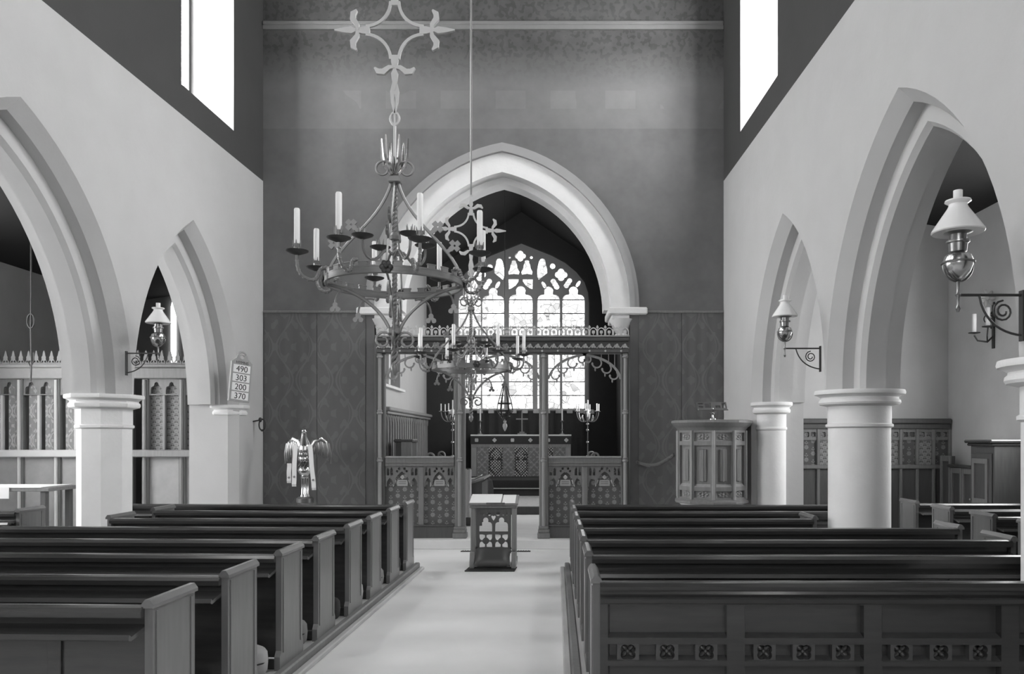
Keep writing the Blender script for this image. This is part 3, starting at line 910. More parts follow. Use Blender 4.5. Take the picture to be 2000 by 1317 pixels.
def chandelier(label, loc, rz, ztop, zo):
    """origin: centre of the hoop; angles measured from the direction of the west door"""
    t = thing('chandelier', label, 'chandelier', loc, rz, 'wrought iron candle chandeliers')
    R, h = .50, .03
    # hoop with battlements
    m_ = MB(); n = 48
    m_.lathe([(R, -h), (R + .006, -h), (R + .006, h), (R, h)], n) if False else None
    for z0, z1, r0, r1 in ((-h, h * .4, R - .006, R + .006),):
        o = [(r0, z0), (r1, z0), (r1, z1), (r0, z1)]
        rings = []
        for k in range(n):
            a = 2 * PI * k / n
            rings.append([m_.bm.verts.new((r * math.cos(a), r * math.sin(a), z)) for r, z in o])
        for k in range(n):
            A, B = rings[k], rings[(k + 1) % n]
            for i in range(4): m_.bm.faces.new((A[i], A[(i + 1) % 4], B[(i + 1) % 4], B[i]))
    m_.tube(ringpts(R, -h), .012, 6, True).tube(ringpts(R, h * .35), .009, 6, True)
    hoop = m_.build('hoop', IRON, t)
    mer = MB(); mer.box(-.008, .008, -.03, .03, 0, .034).box(-.010, .010, -.036, .036, .026, .036, .003)
    me = None
    for k in range(26):
        a = 2 * PI * (k + .5) / 26
        l = (R * math.cos(a), R * math.sin(a), h * .4)
        if me is None: me = mer.build('merlon', IRON, hoop, l, (0, 0, a)).data
        else: link('merlon', me, hoop, l, (0, 0, a))
    # twisted spindle with collars
    m_ = MB()
    for st in twist((0, 0, -.40), (0, 0, .76), .018, 18): m_.tube(st, .013, 5)
    m_.tube([(0, 0, -.40), (0, 0, .8)], .014, 6)
    for z in (.76, -.37): m_.box(-.045, .045, -.045, .045, z - .025, z + .025, .008)
    m_.lathe([(.01, .30), (.035, .315), (.04, .34), (.02, .37)], 10)
    m_.build('spindle', IRON, t)
    # scrolls at top and bottom
    for z, r, up in ((.84, .085, 1), (-.44, .085, 1)):
        for k in range(4):
            sp = spiral((.085, z), .072, .022, PI * 1.05, PI * 1.05 - up * PI * 2.6, 22)
            m_ = MB().tube([(u, 0, v) for u, v in [(.02, z - .07)] + sp], .009, 6)
            m_.build('scroll', IRON, t, None, (0, 0, -PI / 2 + math.radians(5) + k * PI / 2))
    m_ = MB()
    for k in range(6):
        a = k * PI / 3
        m_.tube([(.03 * math.cos(a), .03 * math.sin(a), .80), (.075 * math.cos(a), .075 * math.sin(a), .86), (.095 * math.cos(a), .095 * math.sin(a), .93), (.10 * math.cos(a), .10 * math.sin(a), 1.07)], [.010, .012, .014, .006], 5)
    m_.build('spiked_crown', BRASS, t)
    # four curved straps up to the collar and four down to the pendant
    for k in range(4):
        rot = (0, 0, -PI / 2 + math.radians(5) + k * PI / 2)
        A = bez((R, .02), (R - .07, .30), (.10, .42), (.02, .76), 14)
        st = MB().tube([(u, 0, v) for u, v in A], .012, 6, flat=.6).build('upper_strap', IRON, t, None, rot)
        for i in (4, 7):
            p, q = A[i], A[i + 1]
            nx, nz = (q[1] - p[1]), -(q[0] - p[0]); l = math.hypot(nx, nz); nx, nz = nx / l, nz / l
            c = (p[0] + nx * .075, p[1] + nz * .075)
            m_ = MB().prism([ribbon([p, (p[0] + nx * .05, p[1] + nz * .05)], .014)], -.008, .008)
            ang = math.atan2(nz, nx)
            for j in range(4):
                e = ang + j * PI / 2
                cc = (c[0] + .026 * math.cos(e), c[1] + .026 * math.sin(e))
                m_.prism([[(cc[0] + .026 * math.cos(ang + PI / 4 + w_ * PI / 2), cc[1] + .026 * math.sin(ang + PI / 4 + w_ * PI / 2)) for w_ in range(4)]], -.007 - .001 * j, .007 + .001 * j)
            m_.build('cross_crocket', IRON, st)
        B = bez((R, -.03), (R * .72, -.04), (.10, -.16), (.03, -.38), 14)
        lo = MB().tube([(u, 0, v) for u, v in B], .013, 6, flat=.6).build('lower_strap', IRON, t, None, rot)
        for i, dx in ((3, .06), (7, .05)):
            p = B[i]; c = (p[0] - .02 + dx, p[1] - .15)
            m_ = MB().tube([(u, 0, v) for u, v in bez((p[0] - .09, p[1] - .01), (p[0] - .03, p[1] + .01), (c[0], p[1] - .02), (c[0], c[1] + .02), 8)], .008, 5)
            m_.prism([foil(c[0], c[1], .042, 3, PI / 2, 20)], -.008, .008)
            m_.build('trefoil_crocket', IRON, lo)
        ro = MB()
        for j in range(6):
            a = j * PI / 3
            ro.ball((R + .02, .028 * math.cos(a), .028 * math.sin(a)), .012, .02, .02, 7, 5)
        ro.ball((R + .028, 0, 0), .016)
        ro.build('rosette', PANM, t, None, rot)
    m_ = MB()
    for st in twist((0, 0, -.62), (0, 0, -.40), .026, 2.5): m_.tube(st, .014, 5)
    m_.lathe([(.006, -.70), (.024, -.67), (.03, -.64), (.018, -.61)], 10)
    m_.build('pendant', IRON, t)
    # eight twisted S-arms with drip pan and candle
    pan = [(.012, -.02), (.05, -.006), (.078, .006), (.082, .012), (.05, .004), (.022, .004)]
    proto = None
    for k in range(8):
        rot = (0, 0, -PI / 2 + math.radians(-20 + 45 * k))
        if proto:
            c = dup(proto, t); c.rotation_euler = rot; continue
        A = bez((R + .0, 0, .06), (R + .08, 0, .06), (R + .02, 0, -.05), (R + .12, 0, -.035), 8) + bez((R + .12, 0, -.035), (R + .20, 0, -.01), (R + .20, 0, .05), (R + .20, 0, .13), 6)[1:]
        m_ = MB().tube(A, .012, 6)
        for i in range(0, len(A) - 1): m_.ball(A[i], .015, .015, .015, 6, 4)
        arm = m_.build('candle_arm', IRON, t, None, rot)
        x = R + .20
        MB().lathe([(r, z + .15) for r, z in pan], 14, (x, 0, 0)).build('drip_pan', PANM, arm)
        m_ = MB()
        m_.lathe([(.02, .15), (.024, .20), (.026, .21)], 8, (x, 0, 0))
        for j in range(5):
            a = 2 * PI * j / 5; m_.tube([(x + .024 * math.cos(a), .024 * math.sin(a), .19), (x + .030 * math.cos(a), .030 * math.sin(a), .235)], [.008, .002], 5)
        m_.build('candle_cup', IRON, arm)
        MB().lathe([(.021, .17), (.021, .452), (.017, .462), (.004, .464)], 12, (x, 0, 0)).build('candle', WAX, arm)
        proto = arm
    # four short inner arms with empty pans
    for k in range(4):
        rot = (0, 0, -PI / 2 + math.radians(37 + 90 * k))
        A = bez((.02, 0, .20), (.10, 0, .30), (.12, 0, .08), (.22, 0, .16), 8) + bez((.22, 0, .16), (.26, 0, .2), (.255, 0, .25), (.255, 0, .29), 4)[1:]
        arm = MB().tube(A, .011, 6).build('inner_arm', IRON, t, None, rot)
        MB().lathe([(r, z + .30) for r, z in pan], 14, (.255, 0, 0)).build('drip_pan', PANM, arm)
        m_ = MB()
        for j in range(5):
            a = 2 * PI * j / 5; m_.tube([(.255 + .022 * math.cos(a), .022 * math.sin(a), .30), (.255 + .032 * math.cos(a), .032 * math.sin(a), .37)], [.010, .002], 5)
        m_.build('candle_cup', IRON, arm)
    # hanging: hook, leaf link, star ornament, rod to the roof
    m_ = MB()
    m_.tube([(.035 * math.cos(a), 0, 1.22 + .04 * math.sin(a)) for a in [2 * PI * j / 14 for j in range(14)]], .008, 6, True)
    m_.tube([(0, 0, .8), (0, 0, 1.18)], .011, 6).tube([(0, 0, 1.26), (.012, 0, 1.32), (0, 0, 1.40)], .010, 6)
    m_.tube([(.03 * math.cos(a), 0, zo - .66 + .05 * math.sin(a)) for a in [2 * PI * j / 14 for j in range(14)]], .009, 6, True)
    m_.tube([(0, 0, 1.38), (0, 0, zo - .71)], .010, 6)
    m_.prism([ribbon([(0, zo - .62), (0, zo - .54), (0, zo - .46), (0, zo - .36)], [.008, .028, .034, .012])], -.006, .006)
    m_.build('hanging_link', IRONL, t)
    ornament(t, zo)
    MB().tube([(0, 0, zo + .42), (0, 0, ztop)], .012, 6).build('hanging_rod', IRON, t)
    return t


c1 = (P(771, 548, 5.8).x, 5.8, 2.965)
ch1 = chandelier('large wrought iron hoop chandelier with white candles, hung nearest the west pews', c1, 0, ZCEIL - 2.965, 1.88)
c2 = (P(920, 715, 10.0).x, 10.0, 2.70)
ch2 = chandelier('wrought iron hoop chandelier with white candles, hung nearest the chancel arch', c2, math.radians(8.5), ZCEIL - 2.70, 1.78)


# ================================================================== OIL LAMPS
def oil_lamp(label, p, wall_dx, rz=0, k=1.0):
    """p: bottom rim of the shade; bracket runs wall_dx along local x"""
    t = thing('oil_lamp', label, 'lamp', p, rz, 'brass oil lamps on wall brackets')
    t.scale = (k, k, k); wall_dx /= k
    MB().lathe([(.132, .0), (.137, .006), (.135, .014), (.055, .135), (.048, .150), (.048, .158), (.068, .172), (.066, .180), (.045, .176)], 24).build('shade', OPAL, t)
    MB().lathe([(.026, .03), (.028, .1), (.024, .18), (.024, .235), (.021, .235)], 14).build('chimney', OPAL, t)
    m_ = MB().lathe([(.015, -.12), (.045, -.105), (.05, -.06), (.06, -.055), (.06, -.045), (.045, -.04), (.045, -.01), (.075, 0), (.075, .01), (.03, .03)], 18)
    m_.build('burner_gallery', BRASSD, t)
    MB().lathe([(.008, -.265), (.03, -.255), (.062, -.22), (.077, -.18), (.077, -.155), (.066, -.125), (.03, -.108), (.01, -.105)], 22).build('oil_reservoir', BRASS, t)
    m_ = MB()
    m_.tube([(.083 * math.cos(a), 0, -.18 + .09 * math.sin(a)) for a in [PI + PI * j / 12 for j in range(13)]], .006, 6)
    m_.tube([(.083 * math.cos(2 * PI * j / 20), .083 * math.sin(2 * PI * j / 20), -.165) for j in range(20)], .006, 5, True)
    m_.lathe([(.006, -.44), (.014, -.42), (.006, -.40), (.008, -.36), (.016, -.345), (.008, -.33), (.010, -.27)], 10)
    m_.build('lamp_cradle', BRASSD, t)
    sg = 1 if wall_dx > 0 else -1; Lb = abs(wall_dx)
    m_ = MB().tube([(0, 0, -.345), (wall_dx, 0, -.345)], .008, 6)
    m_.tube([(sg * u, 0, v) for u, v in bez((.12 if Lb > .3 else .06, -.35), (Lb * .4, -.50), (Lb * .7, -.56), (Lb, -.57), 10)], .007, 5)
    k = min(.06, Lb * .18)
    m_.tube([(sg * u, 0, v) for u, v in spiral((Lb - k - .05, -.345 - k - .03), k, k * .3, PI * .5, PI * 4, 22)], .006, 5)
    a, b = sorted((wall_dx, wall_dx - sg * .012)); m_.box(a, b, -.02, .02, -.60, -.32)
    m_.build('wall_bracket', PANM, t)
    return t


p = P(1533, 619, 8.45); oil_lamp('brass oil lamp with white glass shade on the round pier beside the pulpit', p, XR(8.45) - p.x + .005)
p = P(1871, 455, 4.9); oil_lamp('large brass oil lamp with white glass shade before the dark aisle, with empty wall above', p, XR(4.9) - p.x - .012, 0, 1.14)
p = P(309, 632, 8.95); oil_lamp('brass oil lamp with white glass shade on the octagonal pier by the hymn board', p, XL(8.95) - p.x - .005)

# ================================================================== EAGLE LECTERN
lt = thing('eagle_lectern', 'brass eagle lectern with white ribbons before the damask hanging', 'lectern', (P(596, 0, 12.0).x, 12.0, 0))
MB().lathe([(.30, 0), (.30, .06), (.27, .08), (.27, .13), (.22, .17), (.12, .22), (.08, .30), (.06, .45), (.06, .70), (.09, .76), (.13, .80), (.13, .86), (.10, .885)], 20).build('base', BRASSD, lt)
for k in range(4):
    a = PI / 4 + k * PI / 2 - .25
    MB().lathe([(.030, .885), (.030, .90), (.018, .92), (.016, 1.14), (.024, 1.17), (.026, 1.20)], 12, (.042 * math.cos(a), .042 * math.sin(a), 0)).build('column', BRASS, lt)
MB().ball((0, 0, 1.29), .105, .105, .10, 20, 12).lathe([(.06, 1.17), (.075, 1.19), (.05, 1.21)], 16).lathe([(.108, 1.275), (.112, 1.285), (.112, 1.30), (.108, 1.31)], 20).build('globe', BRASS, lt)
M1 = Matrix.Rotation(math.radians(16), 3, 'X')
m_ = MB().ball((0, .02, 1.55), .115, .10, .20, 16, 10, M1)
m_.tube([(0, .0, 1.68), (0, -.045, 1.77), (.005, -.06, 1.84), (.01, -.07, 1.885)], [.085, .06, .045, .042], 12)
m_.build('eagle_body', BRASS, lt)
for r in range(3):
    for k in range(5):
        a = -PI / 2 + (k - 2) * .42 + (.2 if r % 2 else 0)
        MB().ball((.105 * math.cos(a), .015 + .095 * math.sin(a), 1.47 + r * .07), .026, .012, .045, 8, 5, Matrix.Rotation(a + PI / 2, 3, 'Z')).build('breast_feather', BRASSD if r % 2 else BRASS, lt)
hd = MB().ball((.015, -.085, 1.90), .042, .055, .043, 14, 9).build('eagle_head', BRASS, lt)
MB().tube([(.03, -.125, 1.905), (.06, -.155, 1.905), (.075, -.168, 1.888), (.075, -.168, 1.868)], [.020, .016, .010, .003], 8).build('beak', BRASSD, hd)
for sg in (-1, 1):
    MB().ball((.015 + sg * .036, -.105, 1.912), .008).build('eye', PANM, hd)
    m_ = MB()
    m_.tube([(sg * .05, .03, 1.58), (sg * .13, .06, 1.74), (sg * .22, .09, 1.78), (sg * .29, .13, 1.72), (sg * .31, .16, 1.64)], [.05, .045, .035, .03, .02], 10, flat=.5)
    wg = m_.build('wing', BRASS, lt)
    for k in range(8):
        u = k / 7
        x = .10 + .22 * u; zt_ = 1.74 + .03 * math.sin(PI * u) - .03 * u; ln = .20 + .12 * u
        MB().tube([(sg * x, .07 + .06 * u, zt_), (sg * (x + .02 + .01 * u), .06 + .07 * u, zt_ - ln * .5), (sg * (x + .015 + .02 * u), .07 + .075 * u, zt_ - ln)], [.02, .024, .008], 8, flat=.35).build('wing_feather', BRASSD if k % 2 else BRASS, wg)
    m_ = MB()
    for k in range(3): m_.tube([(sg * .045, -.01, 1.41), (sg * .045 + (k - 1) * .025, -.06, 1.395), (sg * .045 + (k - 1) * .03, -.095, 1.365)], [.018, .013, .005], 7)
    m_.tube([(sg * .05, .01, 1.48), (sg * .045, -.01, 1.40)], [.035, .02], 8)
    m_.build('talon', BRASSD, lt)
for (x0, x1, zt_, zb2, yy) in ((-.115, -.135, 1.71, 1.085, -.105), (.105, .165, 1.69, 1.03, -.09), (-.255, -.262, 1.40, 1.13, .04)):
    m_ = MB(); n = 10; a = []; wv = .034
    f = [(yy - .015 + .008 * math.sin(i * .9), zt_ + (zb2 - zt_) * i / n) for i in range(n + 1)]
    pts2 = [(x0 + (x1 - x0) * i / n, f[i][0], f[i][1]) for i in range(n + 1)]
    V = [[m_.bm.verts.new((x + q * wv, y + e, z)) for q, e in ((-1, 0), (1, 0), (1, .004), (-1, .004))] for x, y, z in pts2]
    for A, B in zip(V, V[1:]):
        for i in range(4): m_.bm.faces.new((A[i], A[(i + 1) % 4], B[(i + 1) % 4], B[i]))
    m_.bm.faces.new(V[0]); m_.bm.faces.new(V[-1][::-1])
    rb = m_.build('ribbon', LINEN, lt)
    fr = MB()
    for q in range(6):
        x = x1 - wv + .006 + q * (2 * wv - .012) / 5; fr.tube([(x, f[-1][0] + .002, zb2 + .002), (x + .003, f[-1][0] + .002, zb2 - .035)], .004, 4)
    fr.build('fringe', PAPER, rb)
    m_ = MB().prism([foil(x0 + (x1 - x0) * .82, zt_ + (zb2 - zt_) * .82, .018, 4, PI / 2, 16)], f[8][0] - .012, f[8][0] - .002)
    m_.build('embroidered_cross', MIDCLOTH, rb)

# ================================================================== PULPIT
pc = (2.33, 11.25, 0)
pt = thing('pulpit', 'panelled oak pulpit with small carved panels, before the damask hanging', 'pulpit', pc)
RP, NS = .50, 10
ang0 = -PI / 2 + math.radians(-8)
st = 2 * PI / NS
MB().lathe([(.42, 0), (.42, .12), (.30, .2), (.22, .35), (.20, .55), (.30, .72), (.46, .84), (.50, .87)], NS, rot=ang0).build('pedestal', STONE, pt)
MB().lathe([(RP + .02, .865), (RP + .04, .875), (RP + .04, .90), (RP + .01, .925), (RP, .93)], NS, rot=ang0).build('base_moulding', WOODM, pt)
MB().lathe([(RP, 1.90), (RP + .02, 1.935), (RP + .035, 1.95), (RP + .06, 1.965), (RP + .085, 2.0), (RP + .095, 2.01), (RP + .095, 2.04), (RP + .05, 2.05)], NS, rot=ang0).build('cornice', WOODM, pt)
ap = RP * math.cos(st / 2); hw = RP * math.sin(st / 2)
side_meshes = {}
for k in range(NS):
    a = ang0 + (k + .5) * st
    rot = (0, 0, a + PI / 2)
    if k == 4: pass
    def part(nm, fn, m, par):
        if nm not in side_meshes:
            o = fn().build(nm, m, par); side_meshes[nm] = o.data
        else: o = link(nm, side_meshes[nm], par)
        return o
    sd = part('side_frame', lambda: MB().prism([rect(-hw, hw, .925, 1.905), rect(-hw + .04, hw - .04, .955, 1.05), rect(-hw + .04, hw - .04, 1.11, 1.69), rect(-hw + .04, hw - .04, 1.75, 1.87)], -ap, -ap + .05), WOODM, pt)
    sd.rotation_euler = rot
    part('tall_panel', lambda: MB().box(-hw + .03, hw - .03, -ap + .035, -ap + .045, 1.1, 1.7).box(-.055, .055, -ap + .015, -ap + .04, 1.18, 1.64, .012).box(-.02, .02, -ap + .008, -ap + .03, 1.18, 1.64, .008), WOODM, sd)
    part('panel_sill', lambda: MB().prism([[(-ap + .0, 1.11), (-ap + .045, 1.11), (-ap + .045, 1.16)]], -hw + .04, hw - .04, lambda u, v, q: (q, u, v)), WOODL, sd)
    for nm, z0, z1 in (('carved_upper_panel', 1.75, 1.87), ('carved_lower_panel', .955, 1.05)):
        def mk(z0=z0, z1=z1):
            m_ = MB().box(-hw + .03, hw - .03, -ap + .035, -ap + .045, z0 - .01, z1 + .01); zc = (z0 + z1) / 2
            m_.ball((0, -ap + .03, zc), .022, .02, .022)
            for q in range(8):
                e = q * PI / 4; m_.ball((.05 * math.cos(e) * 1.2, -ap + .03, zc + .03 * math.sin(e)), .022, .015, .014, 7, 5)
            return m_
        part(nm, mk, WOODL, sd)
for k in range(NS):
    a = ang0 + k * st
    MB().lathe([(.022, .93), (.022, 1.90)], 8, (RP * math.cos(a), RP * math.sin(a), 0)).build('angle_shaft', WOODL, pt)
MB().lathe([(ap - .06, 1.0), (ap - .06, 1.02)], NS, rot=ang0).build('pulpit_floor', WOODB, pt)
bs = thing('book_stand', 'brass book stand with pierced rest on the pulpit rim', 'book stand', (P(1392, 0, 10.82).x, 10.82, 2.05))
MB().lathe([(.05, 0), (.05, .012), (.018, .03), (.014, .06), (.026, .075), (.03, .09), (.05, .10), (.03, .11), (.018, .13), (.014, .16)], 14).build('stem', BRASS, bs)
m_ = MB()
hl = [rect(-.19, -.12, .045, .09), rect(-.19, -.12, .105, .135), rect(.05, .12, .045, .09), rect(-.1, -.01, .05, .13), rect(.14, .19, .045, .13)]
m_.prism([rect(-.21, .21, .03, .15)] + hl, -.01, .01).move(Matrix.Translation((0, .02, .12)) @ Matrix.Rotation(math.radians(-35), 4, 'X'))
m_.build('book_rest', BRASSD, bs)
MB().box(-.21, .21, -.05, -.01, .128, .15, .005).build('rest_ledge', BRASSD, bs)
rp = thing('rope', 'thick twisted rope slung from the wall to the pulpit', 'rope', (1.45, YW - .06, 1.4))
A0, A1 = P(1246, 903, YW - .06), P(1316, 889, 11.35)
m_ = MB(); n = 70
for q in range(3):
    pp = []
    for i in range(n + 1):
        u = i / n; c = A0.lerp(A1, u); c.z -= .10 * math.sin(PI * u)
        e = 2 * PI * (u * 14 + q / 3); pp.append((c.x, c.y + .016 * math.cos(e), c.z + .016 * math.sin(e)))
    m_.tube(pp, .018, 6)
wb(m_, 'twisted_strands', ROPE, rp)
wb(MB().lathe([(.03, 0), (.03, .01), (.012, .02), (.012, .06)], 10, M=Matrix.Rotation(PI / 2, 3, 'X'), c=A0 + Vector((0, .055, 0))), 'wall_hook', BRASSD, rp)

# ================================================================== PRAYER DESK, CUSHION, MAT
dk = 10.75
K = dk / F / 5.985
Q = lambda u, v: ((u - 748) * K, (1165 - v) * K - .0)       # zoom pixels to metres about the desk's foot
pd = thing('prayer_desk', 'oak prayer desk with pierced tracery front and open papers on top', 'prayer desk', (P(964, 0, dk).x, dk, .019))
zt = .86
for sg in (-1, 1):
    x = sg * .285
    MB().box(x - .035, x + .035, 0, .06, .06, zt - .05, .012).build('front_post', WOODM, pd)
    m_ = MB().prism([[(0.02, .07), (.40, .07), (.40, zt + .03), (.02, zt - .05)]], x - .02, x + .02, lambda u, v, q: (q, u, v)); m_.build('side_panel', WOODM, pd)
    MB().prism([[(-.20, .0), (.46, 0), (.46, .07), (-.05, .07), (-.06, .17), (-.09, .21), (-.13, .2), (-.15, .15), (-.19, .09)]], x - .03, x + .03, lambda u, v, q: (q, u, v)).build('sledge_foot', WOODM, pd)
U = lambda u: (u - 757) * K
V_ = lambda v: .86 - (v - 420) * K
hl = [cusped(U(588), U(738), V_(745), V_(578), 40), cusped(U(774), U(924), V_(745), V_(578), 40)]
for c in (664, 848):
    for a, b in ((-40, -35), (40, -35), (-38, 40), (38, 40)):
        su, sv = (1 if a > 0 else -1), (1 if b < 0 else -1)
        hl.append([(U(c + su * u), V_(855 - sv * v)) for u, v in ((10, 70), (40, 76), (74, 76), (74, 42), (66, 16), (44, 6), (34, 18), (22, 32), (8, 40))])
hx, hz = U(754), V_(580)
hl.append([(hx + a * K, hz + b * K) for a, b in ((0, -40), (18, -12), (27, 8), (22, 20), (10, 20), (0, 14), (-10, 20), (-22, 20), (-27, 8), (-18, -12))])
for u, v, rx, rz_ in ((700, 538, 24, 26), (806, 538, 24, 26), (642, 548, 9, 10), (868, 548, 9, 10), (594, 530, 9, 18), (912, 535, 10, 22)):
    hl.append([(U(u) + rx * K * math.cos(q), V_(v) + rz_ * K * math.sin(q)) for q in [2 * PI * k / 12 for k in range(12)]])
MB().prism([rect(U(555), U(960), V_(1000), V_(455))] + hl, .025, .05).build('tracery_front', WOODB, pd)
MB().box(-.33, .33, -.01, .05, zt - .06, zt - .015, .01).build('front_rail', WOODM, pd)
MB().prism([[(-.05, zt - .015), (.42, zt + .075), (.42, zt + .095), (-.05, zt + .012)]], -.34, .34, lambda u, v, q: (q, u, v)).build('sloping_top', WOODM, pd)
m_ = MB().prism([[(-.02, zt + .022), (.42, zt + .106), (.42, zt + .100), (-.02, zt + .012)]], -.335, .10, lambda u, v, q: (q, u, v))
m_.build('paper_sheet', PAPER, pd)
MB().prism([[(-.03, zt + .016), (.38, zt + .100), (.38, zt + .096), (-.03, zt + .010)]], .12, .30, lambda u, v, q: (q, u, v)).build('paper_sheet', PAPER, pd)
MB().box(-.10, .16, -.062, -.02, zt - .0, zt + .022, .004).build('book_stop', WOODB, pd)
mt = thing('mat', 'dark thin mat under the leather cushion of the prayer desk', 'mat', (P(962, 0, 10.6).x, 10.42, 0))
MB().prism([[(-.36, -.02), (.31, -.02), (.33, .30), (-.33, .30)]], .002, .014, lambda u, v, q: (u, v, q)).build('mat_cloth', DARKCLOTH, mt)
MB().prism([[(-.36, -.02), (.31, -.02), (.31, 0), (-.36, 0)]], .012, .018, lambda u, v, q: (u, v, q)).build('mat_border', LEATHER, mt)
cs = thing('cushion', 'plump dark leather cushion leaning on the prayer desk', 'cushion', (P(964, 0, dk).x, 10.575, .015))
m_ = MB(); nx, ny = 16, 12; Vt = {}
for sgn in (1, -1):
    for i in range(nx + 1):
        for j in range(ny + 1):
            u, v = i / nx * 2 - 1, j / ny * 2 - 1
            h = .075 * (max(0, 1 - u ** 4) * max(0, 1 - v ** 4)) ** .6
            if (i in (0, nx) or j in (0, ny)) and sgn < 0: continue
            pin = 1 - .05 * (abs(u) ** 2 * (1 - abs(v)) + abs(v) ** 2 * (1 - abs(u)))
            Vt[(i, j, sgn)] = m_.bm.verts.new((u * .245 * pin, v * .18 * pin, sgn * h))
g = lambda i, j, sgn: Vt.get((i, j, sgn)) or Vt[(i, j, 1)]
for sgn in (1, -1):
    for i in range(nx):
        for j in range(ny):
            m_.bm.faces.new((g(i, j, sgn), g(i + 1, j, sgn), g(i + 1, j + 1, sgn), g(i, j + 1, sgn)))
Mx = Matrix.Translation((0, 0, .155)) @ Matrix.Rotation(math.radians(36), 4, 'X')
m_.move(Mx).build('cushion_cover', LEATHER, cs, angle=70)
for sg in (-1, 1):
    c = Mx @ Vector((sg * .232, .17, 0)); MB().ball(tuple(c), .018, .018, .025, 8, 6).build('tassel', DARKCLOTH, cs)
t = thing('floor_grating', 'narrow dark iron grating in the floor behind the prayer desk', 'grating', (P(968, 0, 12.25).x, 12.25, 0))
m_ = MB().box(-.55, .55, -.05, .05, .001, .006); m_.build('grating_bed', DARKCLOTH, t)
gb = MB().box(-.006, .006, -.05, .05, .006, .014); me = None
for k in range(27):
    if me is None: me = gb.build('grating_bar', PANM, t, (-.52 + k * .04, 0, 0)).data
    else: link('grating_bar', me, t, (-.52 + k * .04, 0, 0))
# ================================================================== HYMN BOARD
hb = thing('hymn_board', 'pointed wooden hymn board with four white number rows above the half pier', 'hymn board', P(467, 785, 11.55))
hb.rotation_euler = (0, math.radians(5), math.radians(52))
hw, hh = .165, .70
MB().prism([[(-hw, 0), (hw, 0), (hw, hh * .84), (.09, hh * .93), (.075, hh), (-.075, hh), (-.09, hh * .93), (-hw, hh * .84)], [(.04 * math.cos(q), hh * .955 + .03 * math.sin(q)) for q in [2 * PI * k / 12 for k in range(12)]]], 0, .035).build('board', WOODL, hb)
MB().tube([(.06 * math.cos(q), .017, hh + .045 * math.sin(q)) for q in [PI * k / 10 for k in range(11)]], .014, 6).build('hanger', WOODL, hb)


def letters(txt, size, m, parent, loc, name='number'):
    cu = bpy.data.curves.new('lettering', 'FONT'); cu.body = txt; cu.size = size; cu.align_x = 'CENTER'; cu.extrude = .0012
    tmp = bpy.data.objects.new('lettering', cu)
    me = bpy.data.meshes.new_from_object(tmp)
    bpy.data.objects.remove(tmp); bpy.data.curves.remove(cu)
    me.materials.clear(); me.materials.append(m)
    return link(name, me, parent, loc, (PI / 2, 0, 0))


for i, num in enumerate(('490', '303', '200', '370')):
    z = .03 + (3 - i) * .135
    c = MB().box(-hw + .03, hw - .03, -.006, .0, z, z + .115).build('number_card', PAPER, hb)
    letters(num, .125, INK, c, (0, -.0075, z + .014))
letters('HYMNS', .06, INK, hb, (0, -.002, .565), 'heading')
# small iron bracket on the same wall
ib = thing('candle_bracket', 'small dark iron bracket with ring on the wall edge near the hymn board', 'bracket', P(512, 830, 12.45))
m_ = MB().tube([(.0 + .05 * math.cos(q), 0, .0 + .09 * math.sin(q)) for q in [2 * PI * k / 16 for k in range(16)]], .012, 6, True)
m_.ball((-.03, 0, .08), .03, .03, .04).ball((0, 0, -.09), .02)
m_.build('ring', PANM, ib)
MB().tube([(-.16, 0, .05), (-.06, 0, .07), (0, 0, .09)], .012, 6).build('arm', PANM, ib)

# ================================================================== CHANCEL FURNITURE
wp = thing('wall_panelling', 'tall ribbed oak panelling along the white chancel wall', 'panelling', (-3.38, 18.3, .15))
k = 15.6; i = 0
while k < 21.0:
    zb0 = .15 if k < 16.55 else (.34 if k < 19.4 else (.52 if k < 19.9 else .7))
    wb(MB().box(-3.385, -3.35, k + .01, k + .255, zb0, 2.28), 'panel_board', WOODM, wp)
    wb(MB().box(-3.36, -3.31, k - .02, k + .02, zb0, 2.30, .01).prism([[(k + .02, 2.28), (k + .02, 2.12), (k + .06, 2.2), (k + .13, 2.26), (k + .2, 2.2), (k + .245, 2.12), (k + .245, 2.28)]], -3.36, -3.33, lambda u, v, q: (q, u, v)), 'panel_rib', WOODL, wp)
    k += .265
wb(MB().box(-3.39, -3.25, 15.55, 21.05, 2.28, 2.34, .01).box(-3.39, -3.20, 15.5, 21.05, 2.34, 2.42, .02), 'panelling_cornice', WOODL, wp)

af, DA = 20.25, 20.25
ax = lambda px: (px - VX) * DA / F
az = lambda py: HC + (VY - py) * DA / F
al = thing('altar', 'altar with patterned silk frontal and fringed top band', 'altar', (ax(1017.5), DA + .4, .69))
wb(MB().box(ax(919), ax(1116), DA - .02, DA + .8, az(852), az(852) + .04, .006), 'altar_top', LINEN, al)
wb(MB().box(ax(920), ax(1115), DA + .02, DA + .78, .69, az(852)), 'altar_body', WOODB, al)
wb(MB().box(ax(919), ax(1116), DA - .015, DA + .02, az(868), az(852)), 'top_band', DARKCLOTH, al)
for i in range(6):
    px = 931 + i * 35
    wb(MB().prism([foil(ax(px), az(860), .055, 4, PI / 2 if i % 2 else PI / 4)], DA - .025, DA - .012), 'embroidered_flower', GILT, al)
m_ = MB()
for i in range(90):
    x = ax(920) + (ax(1115) - ax(920)) * (i + .5) / 90
    m_.box(x - .011, x + .011, DA - .014, DA + .0, az(874), az(868))
fo = wb(m_, 'fringe', WOODL, al); fo['kind'] = 'stuff'
zz0, zz1 = az(931), az(872)
edges = [920, 931, 954.5, 981.5, 1004.5, 1031.5, 1054.5, 1081.5, 1104, 1115]
